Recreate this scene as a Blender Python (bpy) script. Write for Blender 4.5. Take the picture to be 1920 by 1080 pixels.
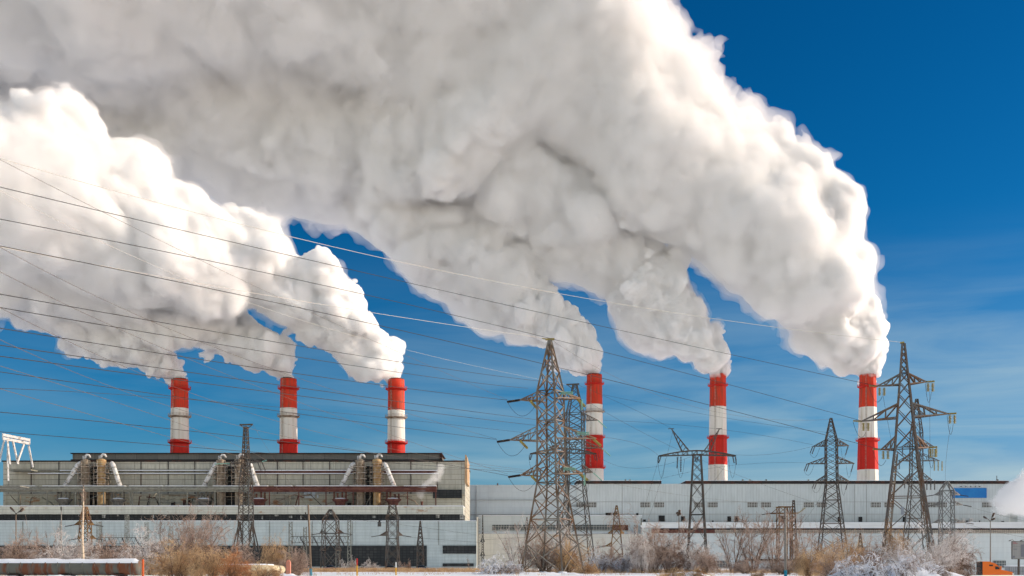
import bpy, bmesh, math, random
import numpy as np
from mathutils import Vector, Matrix, noise as mnoise
R = math.radians
scene = bpy.context.scene
for o in list(bpy.data.objects): bpy.data.objects.remove(o)
col = scene.collection

# ------------------------------------------------------------------ camera, sky, sun, exposure
F = 2059.0; HZ = 1060.0; EYE = 1.6          # focal length in photo pixels, horizon row, eye height
cd = bpy.data.cameras.new('camera'); cam = bpy.data.objects.new('camera', cd); col.objects.link(cam)
cd.sensor_width = 36; cd.lens = 36*F/1920; cd.shift_y = (HZ-540)/1920
cd.clip_start = 0.5; cd.clip_end = 20000
cam.location = (0, 0, EYE); cam.rotation_euler = (R(90), 0, 0)
scene.camera = cam

SUN_AZ, SUN_EL = 84, 27                      # degrees right of the view axis, elevation
SD = Vector((math.sin(R(SUN_AZ))*math.cos(R(SUN_EL)), math.cos(R(SUN_AZ))*math.cos(R(SUN_EL)), math.sin(R(SUN_EL))))
sl = bpy.data.lights.new('sun', 'SUN'); sun = bpy.data.objects.new('sun', sl); col.objects.link(sun)
sl.energy = 4.05; sl.angle = R(0.5); sl.color = (1.0, 0.86, 0.68)
sun.rotation_euler = (-SD).to_track_quat('-Z', 'Y').to_euler(); sun.location = (200, 0, 300)

def build_world():
    w = bpy.data.worlds.new('World'); scene.world = w; w.use_nodes = True
    nt = w.node_tree; nt.nodes.clear(); N = nt.nodes.new; L = nt.links.new
    out = N('ShaderNodeOutputWorld'); bg = N('ShaderNodeBackground'); L(bg.outputs[0], out.inputs[0])
    bg.inputs[1].default_value = 0.1
    sky = N('ShaderNodeTexSky'); sky.sky_type = 'NISHITA'; sky.sun_disc = False
    sky.sun_elevation = R(SUN_EL); sky.sun_rotation = R(SUN_AZ); sky.dust_density = 0.3; sky.ozone_density = 3.0; sky.air_density = 1.0
    tc = N('ShaderNodeTexCoord'); sep = N('ShaderNodeSeparateXYZ'); L(tc.outputs['Generated'], sep.inputs[0])
    # polarised deep blue ahead, paler and brighter behind
    def curve(power, gain):
        sc = N('ShaderNodeVectorMath'); sc.operation = 'SCALE'; L(sky.outputs[0], sc.inputs[0]); sc.inputs['Scale'].default_value = 0.1
        sp = N('ShaderNodeSeparateXYZ'); L(sc.outputs[0], sp.inputs[0]); cb = N('ShaderNodeCombineXYZ')
        for k in range(3):
            p = N('ShaderNodeMath'); p.operation = 'POWER'; L(sp.outputs[k], p.inputs[0]); p.inputs[1].default_value = power[k]
            g = N('ShaderNodeMath'); g.operation = 'MULTIPLY'; L(p.outputs[0], g.inputs[0]); g.inputs[1].default_value = gain[k]*10; L(g.outputs[0], cb.inputs[k])
        return cb.outputs[0]
    ahead = curve(SKY_POW, SKY_GAIN); behind = curve((1, 1, 1), BACK_MUL)
    rg = N('ShaderNodeMapRange'); rg.interpolation_type = 'SMOOTHSTEP'
    rg.inputs[1].default_value = 0.35; rg.inputs[2].default_value = -0.3; rg.inputs[3].default_value = 0; rg.inputs[4].default_value = 1
    L(sep.outputs[1], rg.inputs[0])
    # thin cirrus streaks
    mp = N('ShaderNodeMapping'); mp.inputs['Rotation'].default_value = (0, R(-8), R(0)); mp.inputs['Scale'].default_value = (2.2, 2.2, 16)
    L(tc.outputs['Generated'], mp.inputs[0])
    nz = N('ShaderNodeTexNoise'); nz.inputs['Scale'].default_value = 1.7; nz.inputs['Detail'].default_value = 7; nz.inputs['Roughness'].default_value = 0.55
    nz.inputs['Distortion'].default_value = 0.6
    L(mp.outputs[0], nz.inputs['Vector'])
    cr = N('ShaderNodeMapRange'); cr.inputs[1].default_value = 0.36; cr.inputs[2].default_value = 0.62; cr.inputs[3].default_value = 0.22; L(nz.outputs[0], cr.inputs[0])
    hgt = N('ShaderNodeMapRange'); hgt.interpolation_type = 'SMOOTHSTEP'
    hgt.inputs[1].default_value = 0.30; hgt.inputs[2].default_value = 0.04; hgt.inputs[3].default_value = 0.0; hgt.inputs[4].default_value = 1.0
    L(sep.outputs[2], hgt.inputs[0])
    sx = N('ShaderNodeMapRange'); sx.inputs[1].default_value = -0.3; sx.inputs[2].default_value = 0.3; sx.inputs[3].default_value = 0.2; sx.inputs[4].default_value = 1.0
    L(sep.outputs[0], sx.inputs[0])
    m1 = N('ShaderNodeMath'); m1.operation = 'MULTIPLY'; L(cr.outputs[0], m1.inputs[0]); L(hgt.outputs[0], m1.inputs[1])
    m2 = N('ShaderNodeMath'); m2.operation = 'MULTIPLY'; L(m1.outputs[0], m2.inputs[0]); L(sx.outputs[0], m2.inputs[1])
    ci = N('ShaderNodeMix'); ci.data_type = 'RGBA'; L(m2.outputs[0], ci.inputs[0]); L(ahead, ci.inputs[6]); ci.inputs[7].default_value = (3.3, 4.5, 5.0, 1)
    fin = N('ShaderNodeMix'); fin.data_type = 'RGBA'; L(rg.outputs[0], fin.inputs[0]); L(ci.outputs[2], fin.inputs[6]); L(behind, fin.inputs[7])
    L(fin.outputs[2], bg.inputs[0])
SKY_POW = (4.0, 1.35, 1.35); SKY_GAIN = (3.5, 0.58, 0.82); BACK_MUL = (2.6, 1.95, 1.45)
build_world()
scene.view_settings.view_transform = 'Standard'; scene.view_settings.look = 'None'
scene.view_settings.exposure = 0.33; scene.view_settings.gamma = 1.0; scene.view_settings.use_curve_mapping = False
cy = scene.cycles
cy.use_denoising = True; cy.denoiser = 'OPENIMAGEDENOISE'
cy.max_bounces = 22; cy.diffuse_bounces = 3; cy.glossy_bounces = 2; cy.transmission_bounces = 2
cy.volume_bounces = 20; cy.transparent_max_bounces = 24
cy.use_adaptive_sampling = True; cy.adaptive_threshold = 0.03

# ------------------------------------------------------------------ placing and tagging helpers
def at(px, py, D): return Vector(((px-960)/F*D, D, EYE + (HZ-py)/F*D))
def X(px, D): return (px-960)/F*D
def Z(py, D): return EYE + (HZ-py)/F*D
def tag(o, label=None, cat=None, group=None, kind=None):
    if label: o['label'] = label
    if cat: o['category'] = cat
    if group: o['group'] = group
    if kind: o['kind'] = kind
    return o
def empty(name, loc, label, cat, group=None, rz=0):
    o = bpy.data.objects.new(name, None); col.objects.link(o); o.location = loc; o.rotation_euler = (0, 0, rz)
    o.empty_display_size = 0.5
    return tag(o, label, cat, group)
# ------------------------------------------------------------------ materials
MAT = {}
def mat(name, c, rough=0.8, metal=0.0, var=0.0, scale=1.0, c2=None, stretch=(1, 1, 1), detail=4, bump=0.0, lo=0.4, hi=0.65, coord='Object'):
    """principled material; var/c2 mixes in a second colour through a noise laid out in the object's own space"""
    if name in MAT: return MAT[name]
    m = bpy.data.materials.new(name); m.use_nodes = True; nt = m.node_tree; b = nt.nodes['Principled BSDF']
    b.inputs['Base Color'].default_value = (*c, 1); b.inputs['Roughness'].default_value = rough; b.inputs['Metallic'].default_value = metal
    b.inputs['Specular IOR Level'].default_value = 0.3
    if c2 is not None or var:
        if c2 is None: c2 = tuple(x*(1-var) for x in c)
        tc = nt.nodes.new('ShaderNodeTexCoord'); mp = nt.nodes.new('ShaderNodeMapping'); mp.inputs['Scale'].default_value = stretch
        nz = nt.nodes.new('ShaderNodeTexNoise'); nz.inputs['Scale'].default_value = scale; nz.inputs['Detail'].default_value = detail; nz.inputs['Roughness'].default_value = 0.6
        mr = nt.nodes.new('ShaderNodeMapRange'); mr.inputs[1].default_value = lo; mr.inputs[2].default_value = hi
        mx = nt.nodes.new('ShaderNodeMix'); mx.data_type = 'RGBA'; mx.inputs[6].default_value = (*c, 1); mx.inputs[7].default_value = (*c2, 1)
        L = nt.links.new
        L(tc.outputs[coord], mp.inputs[0]); L(mp.outputs[0], nz.inputs['Vector']); L(nz.outputs[0], mr.inputs[0]); L(mr.outputs[0], mx.inputs[0]); L(mx.outputs[2], b.inputs['Base Color'])
        if bump:
            bp = nt.nodes.new('ShaderNodeBump'); bp.inputs['Strength'].default_value = bump; L(nz.outputs[0], bp.inputs['Height']); L(bp.outputs[0], b.inputs['Normal'])
    MAT[name] = m; return m

def steam_mat(name, dens, c=(1, 1, 1)):
    m = bpy.data.materials.new(name); m.use_nodes = True; nt = m.node_tree
    nt.nodes.remove(nt.nodes['Principled BSDF'])
    v = nt.nodes.new('ShaderNodeVolumePrincipled'); v.inputs['Color'].default_value = (*c, 1)
    v.inputs['Density'].default_value = dens; v.inputs['Anisotropy'].default_value = 0.0
    nt.links.new(v.outputs[0], nt.nodes['Material Output'].inputs['Volume'])
    return m

# ------------------------------------------------------------------ steam plumes: numpy field -> surface nets
def lerp_matrix(n, h, o, lam, rs, off):
    """cubic b-spline weights taking a random lattice of spacing lam to n samples of spacing h from origin o"""
    x = (o + np.arange(n)*h)/lam + off; i0 = np.floor(x).astype(int); t = x - i0
    base = i0.min() - 1; m = i0.max() - base + 3
    W = np.zeros((n, m), np.float32)
    w = [(1-t)**3/6, (3*t**3-6*t**2+4)/6, (-3*t**3+3*t**2+3*t+1)/6, t**3/6]
    for k in range(4): W[np.arange(n), i0-1+k-base] = w[k]
    return W, m
def lattice_noise(shape, h, org, lam, rs):
    Ws = []; dims = []
    for a in range(3):
        W, m = lerp_matrix(shape[a], h, org[a], lam, rs, rs.rand()*7); Ws.append(W); dims.append(m)
    r = rs.standard_normal(dims).astype(np.float32)*2.1
    r = np.tensordot(Ws[2], r, (1, 2))          # z,x,y
    r = np.tensordot(Ws[1], r, (1, 2))          # y,z,x
    r = np.tensordot(Ws[0], r, (1, 2))          # x,y,z
    return r
def surface_nets(f, h, org):
    s = f > 0
    nx, ny, nz = f.shape
    c = np.zeros((nx-1, ny-1, nz-1), np.int8)
    for i in (0, 1):
        for j in (0, 1):
            for k in (0, 1): c += s[i:nx-1+i, j:ny-1+j, k:nz-1+k]
    act = (c > 0) & (c < 8)
    idx = np.full(act.shape, -1, np.int32); I, J, K = np.nonzero(act); n = len(I)
    idx[I, J, K] = np.arange(n)
    acc = np.zeros((n, 3), np.float32); cnt = np.zeros(n, np.float32)
    cor = [(i, j, k) for i in (0, 1) for j in (0, 1) for k in (0, 1)]
    for a in cor:
        for b in cor:
            if sum(b)-sum(a) == 1 and all(q >= p for p, q in zip(a, b)):
                fa = f[I+a[0], J+a[1], K+a[2]]; fb = f[I+b[0], J+b[1], K+b[2]]
                mk = (fa > 0) != (fb > 0); t = np.where(mk, fa/np.where(mk, fa-fb, 1), 0)
                for q in range(3): acc[:, q] += np.where(mk, a[q] + t*(b[q]-a[q]), 0)
                cnt += mk
    V = (np.stack([I, J, K], 1) + acc/cnt[:, None])*h + np.array(org)
    Q = []
    for ax in range(3):
        u, v = (ax+1) % 3, (ax+2) % 3
        a = [slice(1, -1)]*3; b = [slice(1, -1)]*3
        a[ax] = slice(0, -1); b[ax] = slice(1, None)
        sa, sb = s[tuple(a)], s[tuple(b)]
        P = np.stack(np.nonzero(sa != sb), 1); 
        inside = sa[tuple(P.T)]
        P[:, u] += 1; P[:, v] += 1
        def g(du, dv):
            q = P.copy(); q[:, u] -= du; q[:, v] -= dv; return idx[tuple(q.T)]
        quad = np.stack([g(1, 1), g(0, 1), g(0, 0), g(1, 0)], 1)
        quad[~inside] = quad[~inside][:, ::-1]
        Q.append(quad)
    Q = np.concatenate(Q); Q = Q[(Q >= 0).all(1)]
    return V, Q
def mesh_np(name, V, Q, smooth=True):
    me = bpy.data.meshes.new(name); me.vertices.add(len(V)); me.vertices.foreach_set('co', V.astype(np.float32).ravel())
    me.loops.add(Q.size); me.loops.foreach_set('vertex_index', Q.astype(np.int32).ravel())
    me.polygons.add(len(Q)); me.polygons.foreach_set('loop_start', (np.arange(len(Q))*Q.shape[1]).astype(np.int32))
    me.polygons.foreach_set('loop_total', np.full(len(Q), Q.shape[1], np.int32))
    if smooth: me.polygons.foreach_set('use_smooth', np.ones(len(Q), bool))
    me.update(calc_edges=True); return me
def round_cones(xs, n, h, lo, segs):
    """signed closeness to a chain of round cones (smoothly joined): value r - distance, and the local radius"""
    best = np.full(n, -60, np.float32); rad = np.full(n, 4, np.float32); f4 = np.float32
    for (a, ra), (b, rb) in segs:
        d = b - a; L2 = max(d.dot(d), 1e-6); m = max(ra, rb)*1.45 + 6; sl = []
        for k in range(3):
            i0 = int(max(0, (min(a[k], b[k])-m-lo[k])/h)); i1 = int(min(n[k], (max(a[k], b[k])+m-lo[k])/h+2)); sl.append(slice(i0, i1))
        sl = tuple(sl); x = xs[0][sl[0]][:, None, None]-f4(a.x); y = xs[1][sl[1]][None, :, None]-f4(a.y); z = xs[2][sl[2]][None, None, :]-f4(a.z)
        t = np.clip((x*f4(d.x) + y*f4(d.y) + z*f4(d.z))/f4(L2), 0, 1)
        r = f4(ra) + f4(rb-ra)*t
        v = r - np.sqrt((x-t*f4(d.x))**2 + (y-t*f4(d.y))**2 + (z-t*f4(d.z))**2)
        k = f4(0.30*min(ra, rb) + 0.3); B = best[sl]; w = np.clip(f4(0.5) + f4(0.5)*(v-B)/k, 0, 1)
        rad[sl] += (r-rad[sl])*w; best[sl] = B + (v-B)*w + k*w*(1-w)*f4(0.6)
    return best, rad
def drop_crumbs(V, Q, least=500):
    """keep only the pieces of a surface that have at least so many vertices"""
    lab = np.arange(len(V), dtype=np.int32); a = np.concatenate([Q[:, 0], Q[:, 1], Q[:, 2]]); b = np.concatenate([Q[:, 1], Q[:, 2], Q[:, 3]])
    for _ in range(60):
        m = np.minimum(lab[a], lab[b]); old = lab.copy()
        np.minimum.at(lab, a, m); np.minimum.at(lab, b, m); 
        for _ in range(3): lab = lab[lab]
        if (lab == old).all(): break
    cnt = np.bincount(lab, minlength=len(V)); keep = cnt[lab] >= least
    new = np.cumsum(keep)-1; Q = Q[keep[Q].all(1)]
    return V[keep], new[Q].astype(np.int32)
def plume(name, chains, h, seed, mt, label, cat='steam plume', group=None, holes=(), amp=1.0, lams=(90, 48, 26, 14, 7.5, 4, 2.2), near=None, levels=None):
    """chains: lists of (px, py, radius in px, depth); near = (number of first knots, finer grid step) adds a crisp mouth"""
    levels = levels or LEVELS; Vs, Qs, mi, base = [], [], [], 0
    jobs = [(chains, h, lams, seed, 0, levels)]
    if near: jobs.append(([chains[0][:near[0]]], near[1], (14, 7.5, 4, 2.2, 1.3), seed+100, len(levels), NEAR))
    for chs, h, lams, sd, mbase, lvs in jobs:
        rs = np.random.RandomState(sd); segs = []
        for ch in chs:
            pts = [(at(p[0], p[1], p[3]), p[2]/F*p[3]) for p in ch]
            segs += list(zip(pts[:-1], pts[1:]))
        lo = np.array([min(min(s[0][0][k]-s[0][1], s[1][0][k]-s[1][1]) for s in segs) for k in range(3)])
        hi = np.array([max(max(s[0][0][k]+s[0][1], s[1][0][k]+s[1][1]) for s in segs) for k in range(3)])
        rm = max(s[1][1] for s in segs); pad = min(rm*0.35, 20) + 2*h; lo -= pad; hi += pad
        n = tuple(int(q) for q in np.ceil((hi-lo)/h)); xs = [(lo[k] + np.arange(n[k])*h).astype(np.float32) for k in range(3)]
        f, rad = round_cones(xs, n, h, lo, segs)
        tot = np.zeros(n, np.float32)
        for lam in lams:
            if lam < 2.2*h: continue
            nn = lattice_noise(n, h, lo, lam, rs); nn /= nn[::3, ::3, ::3].std()
            k = np.clip(rad*2.6/lam - 0.7, 0, 1)
            if lam > 60: tot += nn*k*(lam*0.075)
            elif lam > 20: tot += (np.abs(nn)-0.8)*k*(lam*BILLOW[1])*(1/(1+np.clip(rad-22, 0, 60)/80) if lam < 40 else 1.1)
            else: tot += (np.abs(nn)-0.8)*k*(lam*BILLOW[0])/(1+np.clip(rad-18, 0, 50)/27)
            del nn
        tot *= amp; rag = None
        for (px, py, rp, D, dl) in holes:                     # slanting gaps where the sky shows through
            r = rp/F*D; c = at(px, py, D); dx, dz = c.x/c.y, (c.z-EYE)/c.y
            X_, Y_, Z_ = xs[0][:, None, None], xs[1][None, :, None], xs[2][None, None, :]
            if rag is None: rag = lattice_noise(n, h, lo, 13, rs)*0.9 + lattice_noise(n, h, lo, 5, rs)*0.7
            d = r*(1 + np.clip(rag, -1.2, 1)) - np.sqrt((X_-dx*Y_)**2 + (Z_-EYE-dz*Y_)**2 + ((Y_-D)/dl)**2)
            f = np.minimum(f, -d); del d
        if mbase == 0: wisp = lattice_noise(n, h, lo, 7, rs)*1.6 + lattice_noise(n, h, lo, 3.3, rs)*1.3; wisp *= np.clip((rad-8)*0.06, 0, 1.9)
        for lv, (s_lo, s_hi, s_k, r0) in enumerate(lvs):
            g = f + tot - np.clip((rad-r0)*s_k, s_lo, s_hi) + (wisp if lv == 0 and mbase == 0 else 0)
            g[0] = g[-1] = -1; g[:, 0] = g[:, -1] = -1; g[:, :, 0] = g[:, :, -1] = -1
            V, Q = drop_crumbs(*surface_nets(g, h, lo)); Vs.append(V); Qs.append(Q+base); mi.append(np.full(len(Q), mbase+lv, np.int32)); base += len(V)
    V = np.concatenate(Vs); Q = np.concatenate(Qs); me = mesh_np(name, V, Q)
    for m_ in mt: me.materials.append(m_)
    me.polygons.foreach_set('material_index', np.concatenate(mi))
    o = bpy.data.objects.new(name, me); col.objects.link(o); tag(o, label, cat, group)
    return o

DL, DR = 520.0, 650.0          # distances of the left and the right row of smokestacks
steam = (steam_mat('thin_steam', 0.045), steam_mat('middle_steam', 0.20), steam_mat('dense_steam', 0.7), steam_mat('mouth_steam', 0.9))
BILLOW = (0.30, 0.15)
LEVELS = ((-2.8, 0, -0.07, 10), (0.3, 3.5, 0.05, 3), (0.6, 16.0, 0.25, 9))       # thin skin, middle layer, dense core
NEAR = ((0, 0, 0, 0),)
GP = 'steam plumes blowing left from the smokestacks'
def plumes():
    plume('steam_plume', [
        [(337, 709, 11, 520), (331, 698, 15, 520), (316, 684, 24, 520), (287, 668, 31, 520), (235, 650, 38, 520), (150, 612, 47, 518), (60, 568, 54, 514), (-60, 510, 70, 508), (-180, 460, 82, 500)]],
        0.72, 11, steam, 'steam plume from the leftmost smokestack, lowest at the left edge', group=GP, near=(6, .42))
    plume('steam_plume', [
        [(541, 708, 11, 520), (535, 696, 15, 520), (518, 677, 25, 520), (484, 655, 34, 519), (420, 626, 46, 517), (330, 585, 62, 514), (200, 528, 84, 508), (60, 465, 100, 500), (-80, 410, 110, 494), (-200, 360, 115, 490)]],
        0.8, 12, steam, 'steam plume from the second smokestack from the left, middle one of three', group=GP, near=(5, .42))
    plume('steam_plume', [
        [(743, 708, 12, 520), (735, 694, 20, 520), (714, 670, 34, 520), (682, 638, 48, 520), (638, 594, 62, 518), (570, 552, 76, 514), (486, 508, 84, 506), (390, 478, 84, 498), (270, 416, 104, 488), (160, 350, 126, 478), (50, 310, 130, 470), (-60, 280, 130, 462), (-170, 260, 140, 455)],
        [(320, 418, 62, 490), (160, 290, 80, 478), (90, 235, 74, 470), (50, 205, 46, 466)]],
        0.85, 13, steam, 'brilliant white steam plume from the third smokestack from the left', group=GP, near=(6, .5))
    plume('steam_plume', [
        [(1114, 699, 11, 650), (1110, 688, 16, 650), (1094, 666, 28, 650), (1062, 632, 44, 650), (1005, 592, 58, 650), (930, 545, 76, 650), (830, 476, 84, 652), (728, 388, 84, 654), (610, 295, 86, 656), (460, 232, 96, 658), (300, 240, 140, 660), (150, 210, 150, 660)],
        [(1040, 590, 36, 648), (1000, 545, 30, 646)]],
        1.1, 14, steam, 'grey steam plume from the fourth smokestack, beyond the nearest pylon', group=GP, near=(5, .52))
    plume('steam_plume', [
        [(1346, 701, 12, 650), (1342, 689, 20, 650), (1328, 666, 34, 650), (1296, 632, 50, 650), (1252, 592, 64, 650), (1220, 546, 76, 650), (1164, 480, 92, 650), (1070, 420, 116, 652), (940, 360, 130, 655), (790, 310, 140, 660), (640, 250, 150, 664), (460, 170, 170, 668), (250, 90, 180, 672), (60, 20, 190, 675), (-100, -40, 200, 675)],
        [(1244, 530, 50, 645), (1272, 484, 30, 642)]],
        1.2, 15, steam, 'steam plume from the fifth smokestack, grey and lumpy beneath the largest plume', group=GP, near=(6, .58))
    plume('steam_plume', [
        [(1627, 699, 13, 650), (1619, 685, 24, 650), (1606, 660, 40, 650), (1592, 616, 58, 648), (1548, 550, 82, 645), (1500, 482, 106, 642), (1436, 400, 126, 638), (1345, 340, 136, 634), (1235, 275, 150, 630), (1120, 180, 165, 625), (1005, 85, 200, 620), (880, 30, 205, 616), (730, -10, 205, 612), (560, -40, 210, 608), (360, -50, 220, 604), (150, -70, 220, 600), (-100, -80, 220, 600)],
        [(1540, 410, 80, 630), (1505, 335, 62, 630), (1450, 290, 60, 628)],
        [(1000, 130, 130, 612), (900, 230, 95, 612), (850, 310, 60, 612)], [(1040, 190, 150, 640), (880, 230, 130, 640), (730, 230, 120, 640), (600, 200, 120, 636), (450, 150, 130, 630)],
        [(760, 200, 110, 632), (742, 330, 80, 634), (742, 385, 44, 634)],
        [(560, 190, 110, 630), (520, 280, 80, 632)], [(1180, 240, 120, 615), (1200, 330, 90, 620), (1180, 390, 46, 622)]],
        1.25, 16, steam, 'huge cream steam plume from the rightmost smokestack, spreading over the whole sky', group=GP, near=(5, .6))
# ------------------------------------------------------------------ mesh builder
class MB:
    def __init__(s): s.v = []; s.f = []; s.m = []
    def add(s, vs, fs, mi=0):
        b = len(s.v); s.v += [tuple(v) for v in vs]; s.f += [tuple(b+i for i in f) for f in fs]; s.m += [mi]*len(fs)
    def box(s, x0, x1, y0, y1, z0, z1, mi=0):
        x0, x1 = min(x0, x1), max(x0, x1); y0, y1 = min(y0, y1), max(y0, y1); z0, z1 = min(z0, z1), max(z0, z1)
        s.add([(x0, y0, z0), (x1, y0, z0), (x1, y1, z0), (x0, y1, z0), (x0, y0, z1), (x1, y0, z1), (x1, y1, z1), (x0, y1, z1)],
              [(0, 3, 2, 1), (4, 5, 6, 7), (0, 1, 5, 4), (1, 2, 6, 5), (2, 3, 7, 6), (3, 0, 4, 7)], mi)
    def pbox(s, px0, px1, py0, py1, D, dep, mi=0):           # photo rectangle at distance D, dep metres deep
        s.box(X(px0, D), X(px1, D), D, D+dep, Z(py0, D), Z(py1, D), mi)
    def bar(s, p, q, w, h=None, mi=0):
        p = Vector(p); q = Vector(q); d = q-p
        if d.length < 1e-4: return
        d.normalize(); up = Vector((0, 0, 1)) if abs(d.z) < 0.95 else Vector((1, 0, 0))
        a = d.cross(up).normalized(); b = a.cross(d); a = a*(w/2); b = b*((h or w)/2)
        s.add([p-a-b, p+a-b, p+a+b, p-a+b, q-a-b, q+a-b, q+a+b, q-a+b],
              [(0, 3, 2, 1), (4, 5, 6, 7), (0, 1, 5, 4), (1, 2, 6, 5), (2, 3, 7, 6), (3, 0, 4, 7)], mi)
    def tube(s, pts, r, n=6, mi=0, cap=True):
        pts = [Vector(p) for p in pts]; rs = r if isinstance(r, (list, tuple)) else [r]*len(pts); b0 = len(s.v); prev = None
        for i, p in enumerate(pts):
            d = (pts[min(i+1, len(pts)-1)] - pts[max(i-1, 0)]).normalized()
            if prev is None: a = d.cross(Vector((0, 0, 1)) if abs(d.z) < 0.95 else Vector((1, 0, 0))).normalized()
            else: a = (prev - d*prev.dot(d)).normalized()
            prev = a; c = d.cross(a)
            for k in range(n):
                t = 2*math.pi*k/n; s.v.append(tuple(p + (a*math.cos(t)+c*math.sin(t))*rs[i]))
        for i in range(len(pts)-1):
            for k in range(n):
                k2 = (k+1) % n; s.f.append((b0+i*n+k, b0+i*n+k2, b0+(i+1)*n+k2, b0+(i+1)*n+k)); s.m.append(mi)
        if cap:
            s.f.append(tuple(b0+k for k in reversed(range(n)))); s.m.append(mi)
            s.f.append(tuple(b0+(len(pts)-1)*n+k for k in range(n))); s.m.append(mi)
    def lathe(s, c, prof, n=24, mi=0, axis=None, rot=0.0):
        """prof: (radius, height) list about a vertical axis at c (or along axis vector)"""
        c = Vector(c); ax = Vector(axis).normalized() if axis is not None else Vector((0, 0, 1))
        a = ax.cross(Vector((0, 1, 0)) if abs(ax.y) < 0.9 else Vector((1, 0, 0))).normalized(); b = ax.cross(a); b0 = len(s.v)
        for (r, h) in prof:
            for k in range(n):
                t = 2*math.pi*k/n + rot; s.v.append(tuple(c + ax*h + (a*math.cos(t)+b*math.sin(t))*max(r, 1e-4)))
        for i in range(len(prof)-1):
            for k in range(n):
                k2 = (k+1) % n; s.f.append((b0+i*n+k, b0+i*n+k2, b0+(i+1)*n+k2, b0+(i+1)*n+k)); s.m.append(mi)
    def build(s, name, mts, parent=None, smooth=False, label=None):
        me = bpy.data.meshes.new(name); me.from_pydata(s.v, [], s.f); mts = mts if isinstance(mts, (list, tuple)) else [mts]
        for m in mts: me.materials.append(m)
        me.polygons.foreach_set('material_index', s.m)
        if smooth: me.polygons.foreach_set('use_smooth', [True]*len(s.f))
        me.update(); o = bpy.data.objects.new(name, me); col.objects.link(o)
        if parent is not None:
            o.parent = parent; o.matrix_parent_inverse = Matrix.Translation(parent.location).inverted() if parent.rotation_euler.z == 0 else (Matrix.Translation(parent.location) @ Matrix.Rotation(parent.rotation_euler.z, 4, 'Z')).inverted()
        if label: o['label'] = label
        return o
rnd = random.Random(5)

# ------------------------------------------------------------------ surface materials
def panel_mat(name, c, c2, bw, bh, joint, stain=0.35, rust=None, offs=0.0, jw=0.02):
    """metal or concrete wall panels: joints from a brick pattern, streaky weathering, optional rust patches"""
    m = bpy.data.materials.new(name); m.use_nodes = True; nt = m.node_tree; b = nt.nodes['Principled BSDF']; L = nt.links.new
    b.inputs['Roughness'].default_value = 0.75; b.inputs['Specular IOR Level'].default_value = 0.25
    tc = nt.nodes.new('ShaderNodeTexCoord'); mp = nt.nodes.new('ShaderNodeMapping'); mp.inputs['Rotation'].default_value = (R(90), 0, 0)
    L(tc.outputs['Object'], mp.inputs[0])
    br = nt.nodes.new('ShaderNodeTexBrick'); br.offset = offs; br.inputs['Color1'].default_value = (*c, 1); br.inputs['Color2'].default_value = (*c2, 1)
    br.inputs['Mortar'].default_value = (*joint, 1); br.inputs['Scale'].default_value = 1; br.inputs['Brick Width'].default_value = bw; br.inputs['Row Height'].default_value = bh
    br.inputs['Mortar Size'].default_value = jw; br.inputs['Mortar Smooth'].default_value = 0.2; br.inputs['Bias'].default_value = -0.2
    L(mp.outputs[0], br.inputs['Vector'])
    def nz(sc, stretch, lo, hi, det=5):
        m2 = nt.nodes.new('ShaderNodeMapping'); m2.inputs['Scale'].default_value = stretch; L(tc.outputs['Object'], m2.inputs[0])
        n = nt.nodes.new('ShaderNodeTexNoise'); n.inputs['Scale'].default_value = sc; n.inputs['Detail'].default_value = det; n.inputs['Roughness'].default_value = 0.65
        L(m2.outputs[0], n.inputs['Vector']); r = nt.nodes.new('ShaderNodeMapRange'); r.inputs[1].default_value = lo; r.inputs[2].default_value = hi; L(n.outputs[0], r.inputs[0]); return r.outputs[0]
    cur = br.outputs['Color']
    def mix(fac, k, colr, cur):
        q = nt.nodes.new('ShaderNodeMath'); q.operation = 'MULTIPLY'; L(fac, q.inputs[0]); q.inputs[1].default_value = k
        x = nt.nodes.new('ShaderNodeMix'); x.data_type = 'RGBA'; L(q.outputs[0], x.inputs[0]); L(cur, x.inputs[6]); x.inputs[7].default_value = (*colr, 1); return x.outputs[2]
    cur = mix(nz(0.9, (1, 1, 0.12), 0.45, 0.75), stain, tuple(q*0.45 for q in c), cur)
    cur = mix(nz(0.12, (1, 1, 1), 0.4, 0.7), stain*0.7, tuple(q*0.7 for q in c), cur)
    if rust: cur = mix(nz(0.22, (0.6, 1, 1.6), 0.60, 0.66), 0.8, rust, cur)
    L(cur, b.inputs['Base Color']); return m
M_TAN = panel_mat('old_concrete_panels', (0.52, 0.50, 0.42), (0.43, 0.41, 0.35), 11.0, 2.3, (0.10, 0.09, 0.075), 0.9, jw=0.10)
M_RUSTY = panel_mat('rust_stained_panels', (0.48, 0.46, 0.37), (0.40, 0.38, 0.31), 11.0, 1.6, (0.12, 0.10, 0.08), 0.7, rust=(0.30, 0.13, 0.045), jw=0.06)
M_BAND = panel_mat('pale_parapet_panels', (0.58, 0.58, 0.51), (0.52, 0.52, 0.46), 19.0, 1.4, (0.22, 0.19, 0.15), 0.5, rust=(0.36, 0.22, 0.13), jw=0.05)
M_LOW = panel_mat('pale_blue_panels', (0.50, 0.56, 0.56), (0.45, 0.51, 0.52), 9.2, 1.25, (0.27, 0.30, 0.30), 0.4, jw=0.045)
M_WHITE = panel_mat('white_ribbed_cladding', (0.57, 0.615, 0.62), (0.53, 0.58, 0.585), 1.4, 60, (0.43, 0.46, 0.465), 0.34, jw=0.07)
M_WHITE2 = panel_mat('smooth_white_cladding', (0.55, 0.60, 0.615), (0.51, 0.565, 0.585), 12.0, 2.6, (0.42, 0.45, 0.48), 0.18, jw=0.04)
M_CREAM = panel_mat('cream_white_cladding', (0.58, 0.57, 0.52), (0.53, 0.53, 0.50), 9.0, 3.0, (0.38, 0.38, 0.36), 0.3, jw=0.04)
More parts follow.
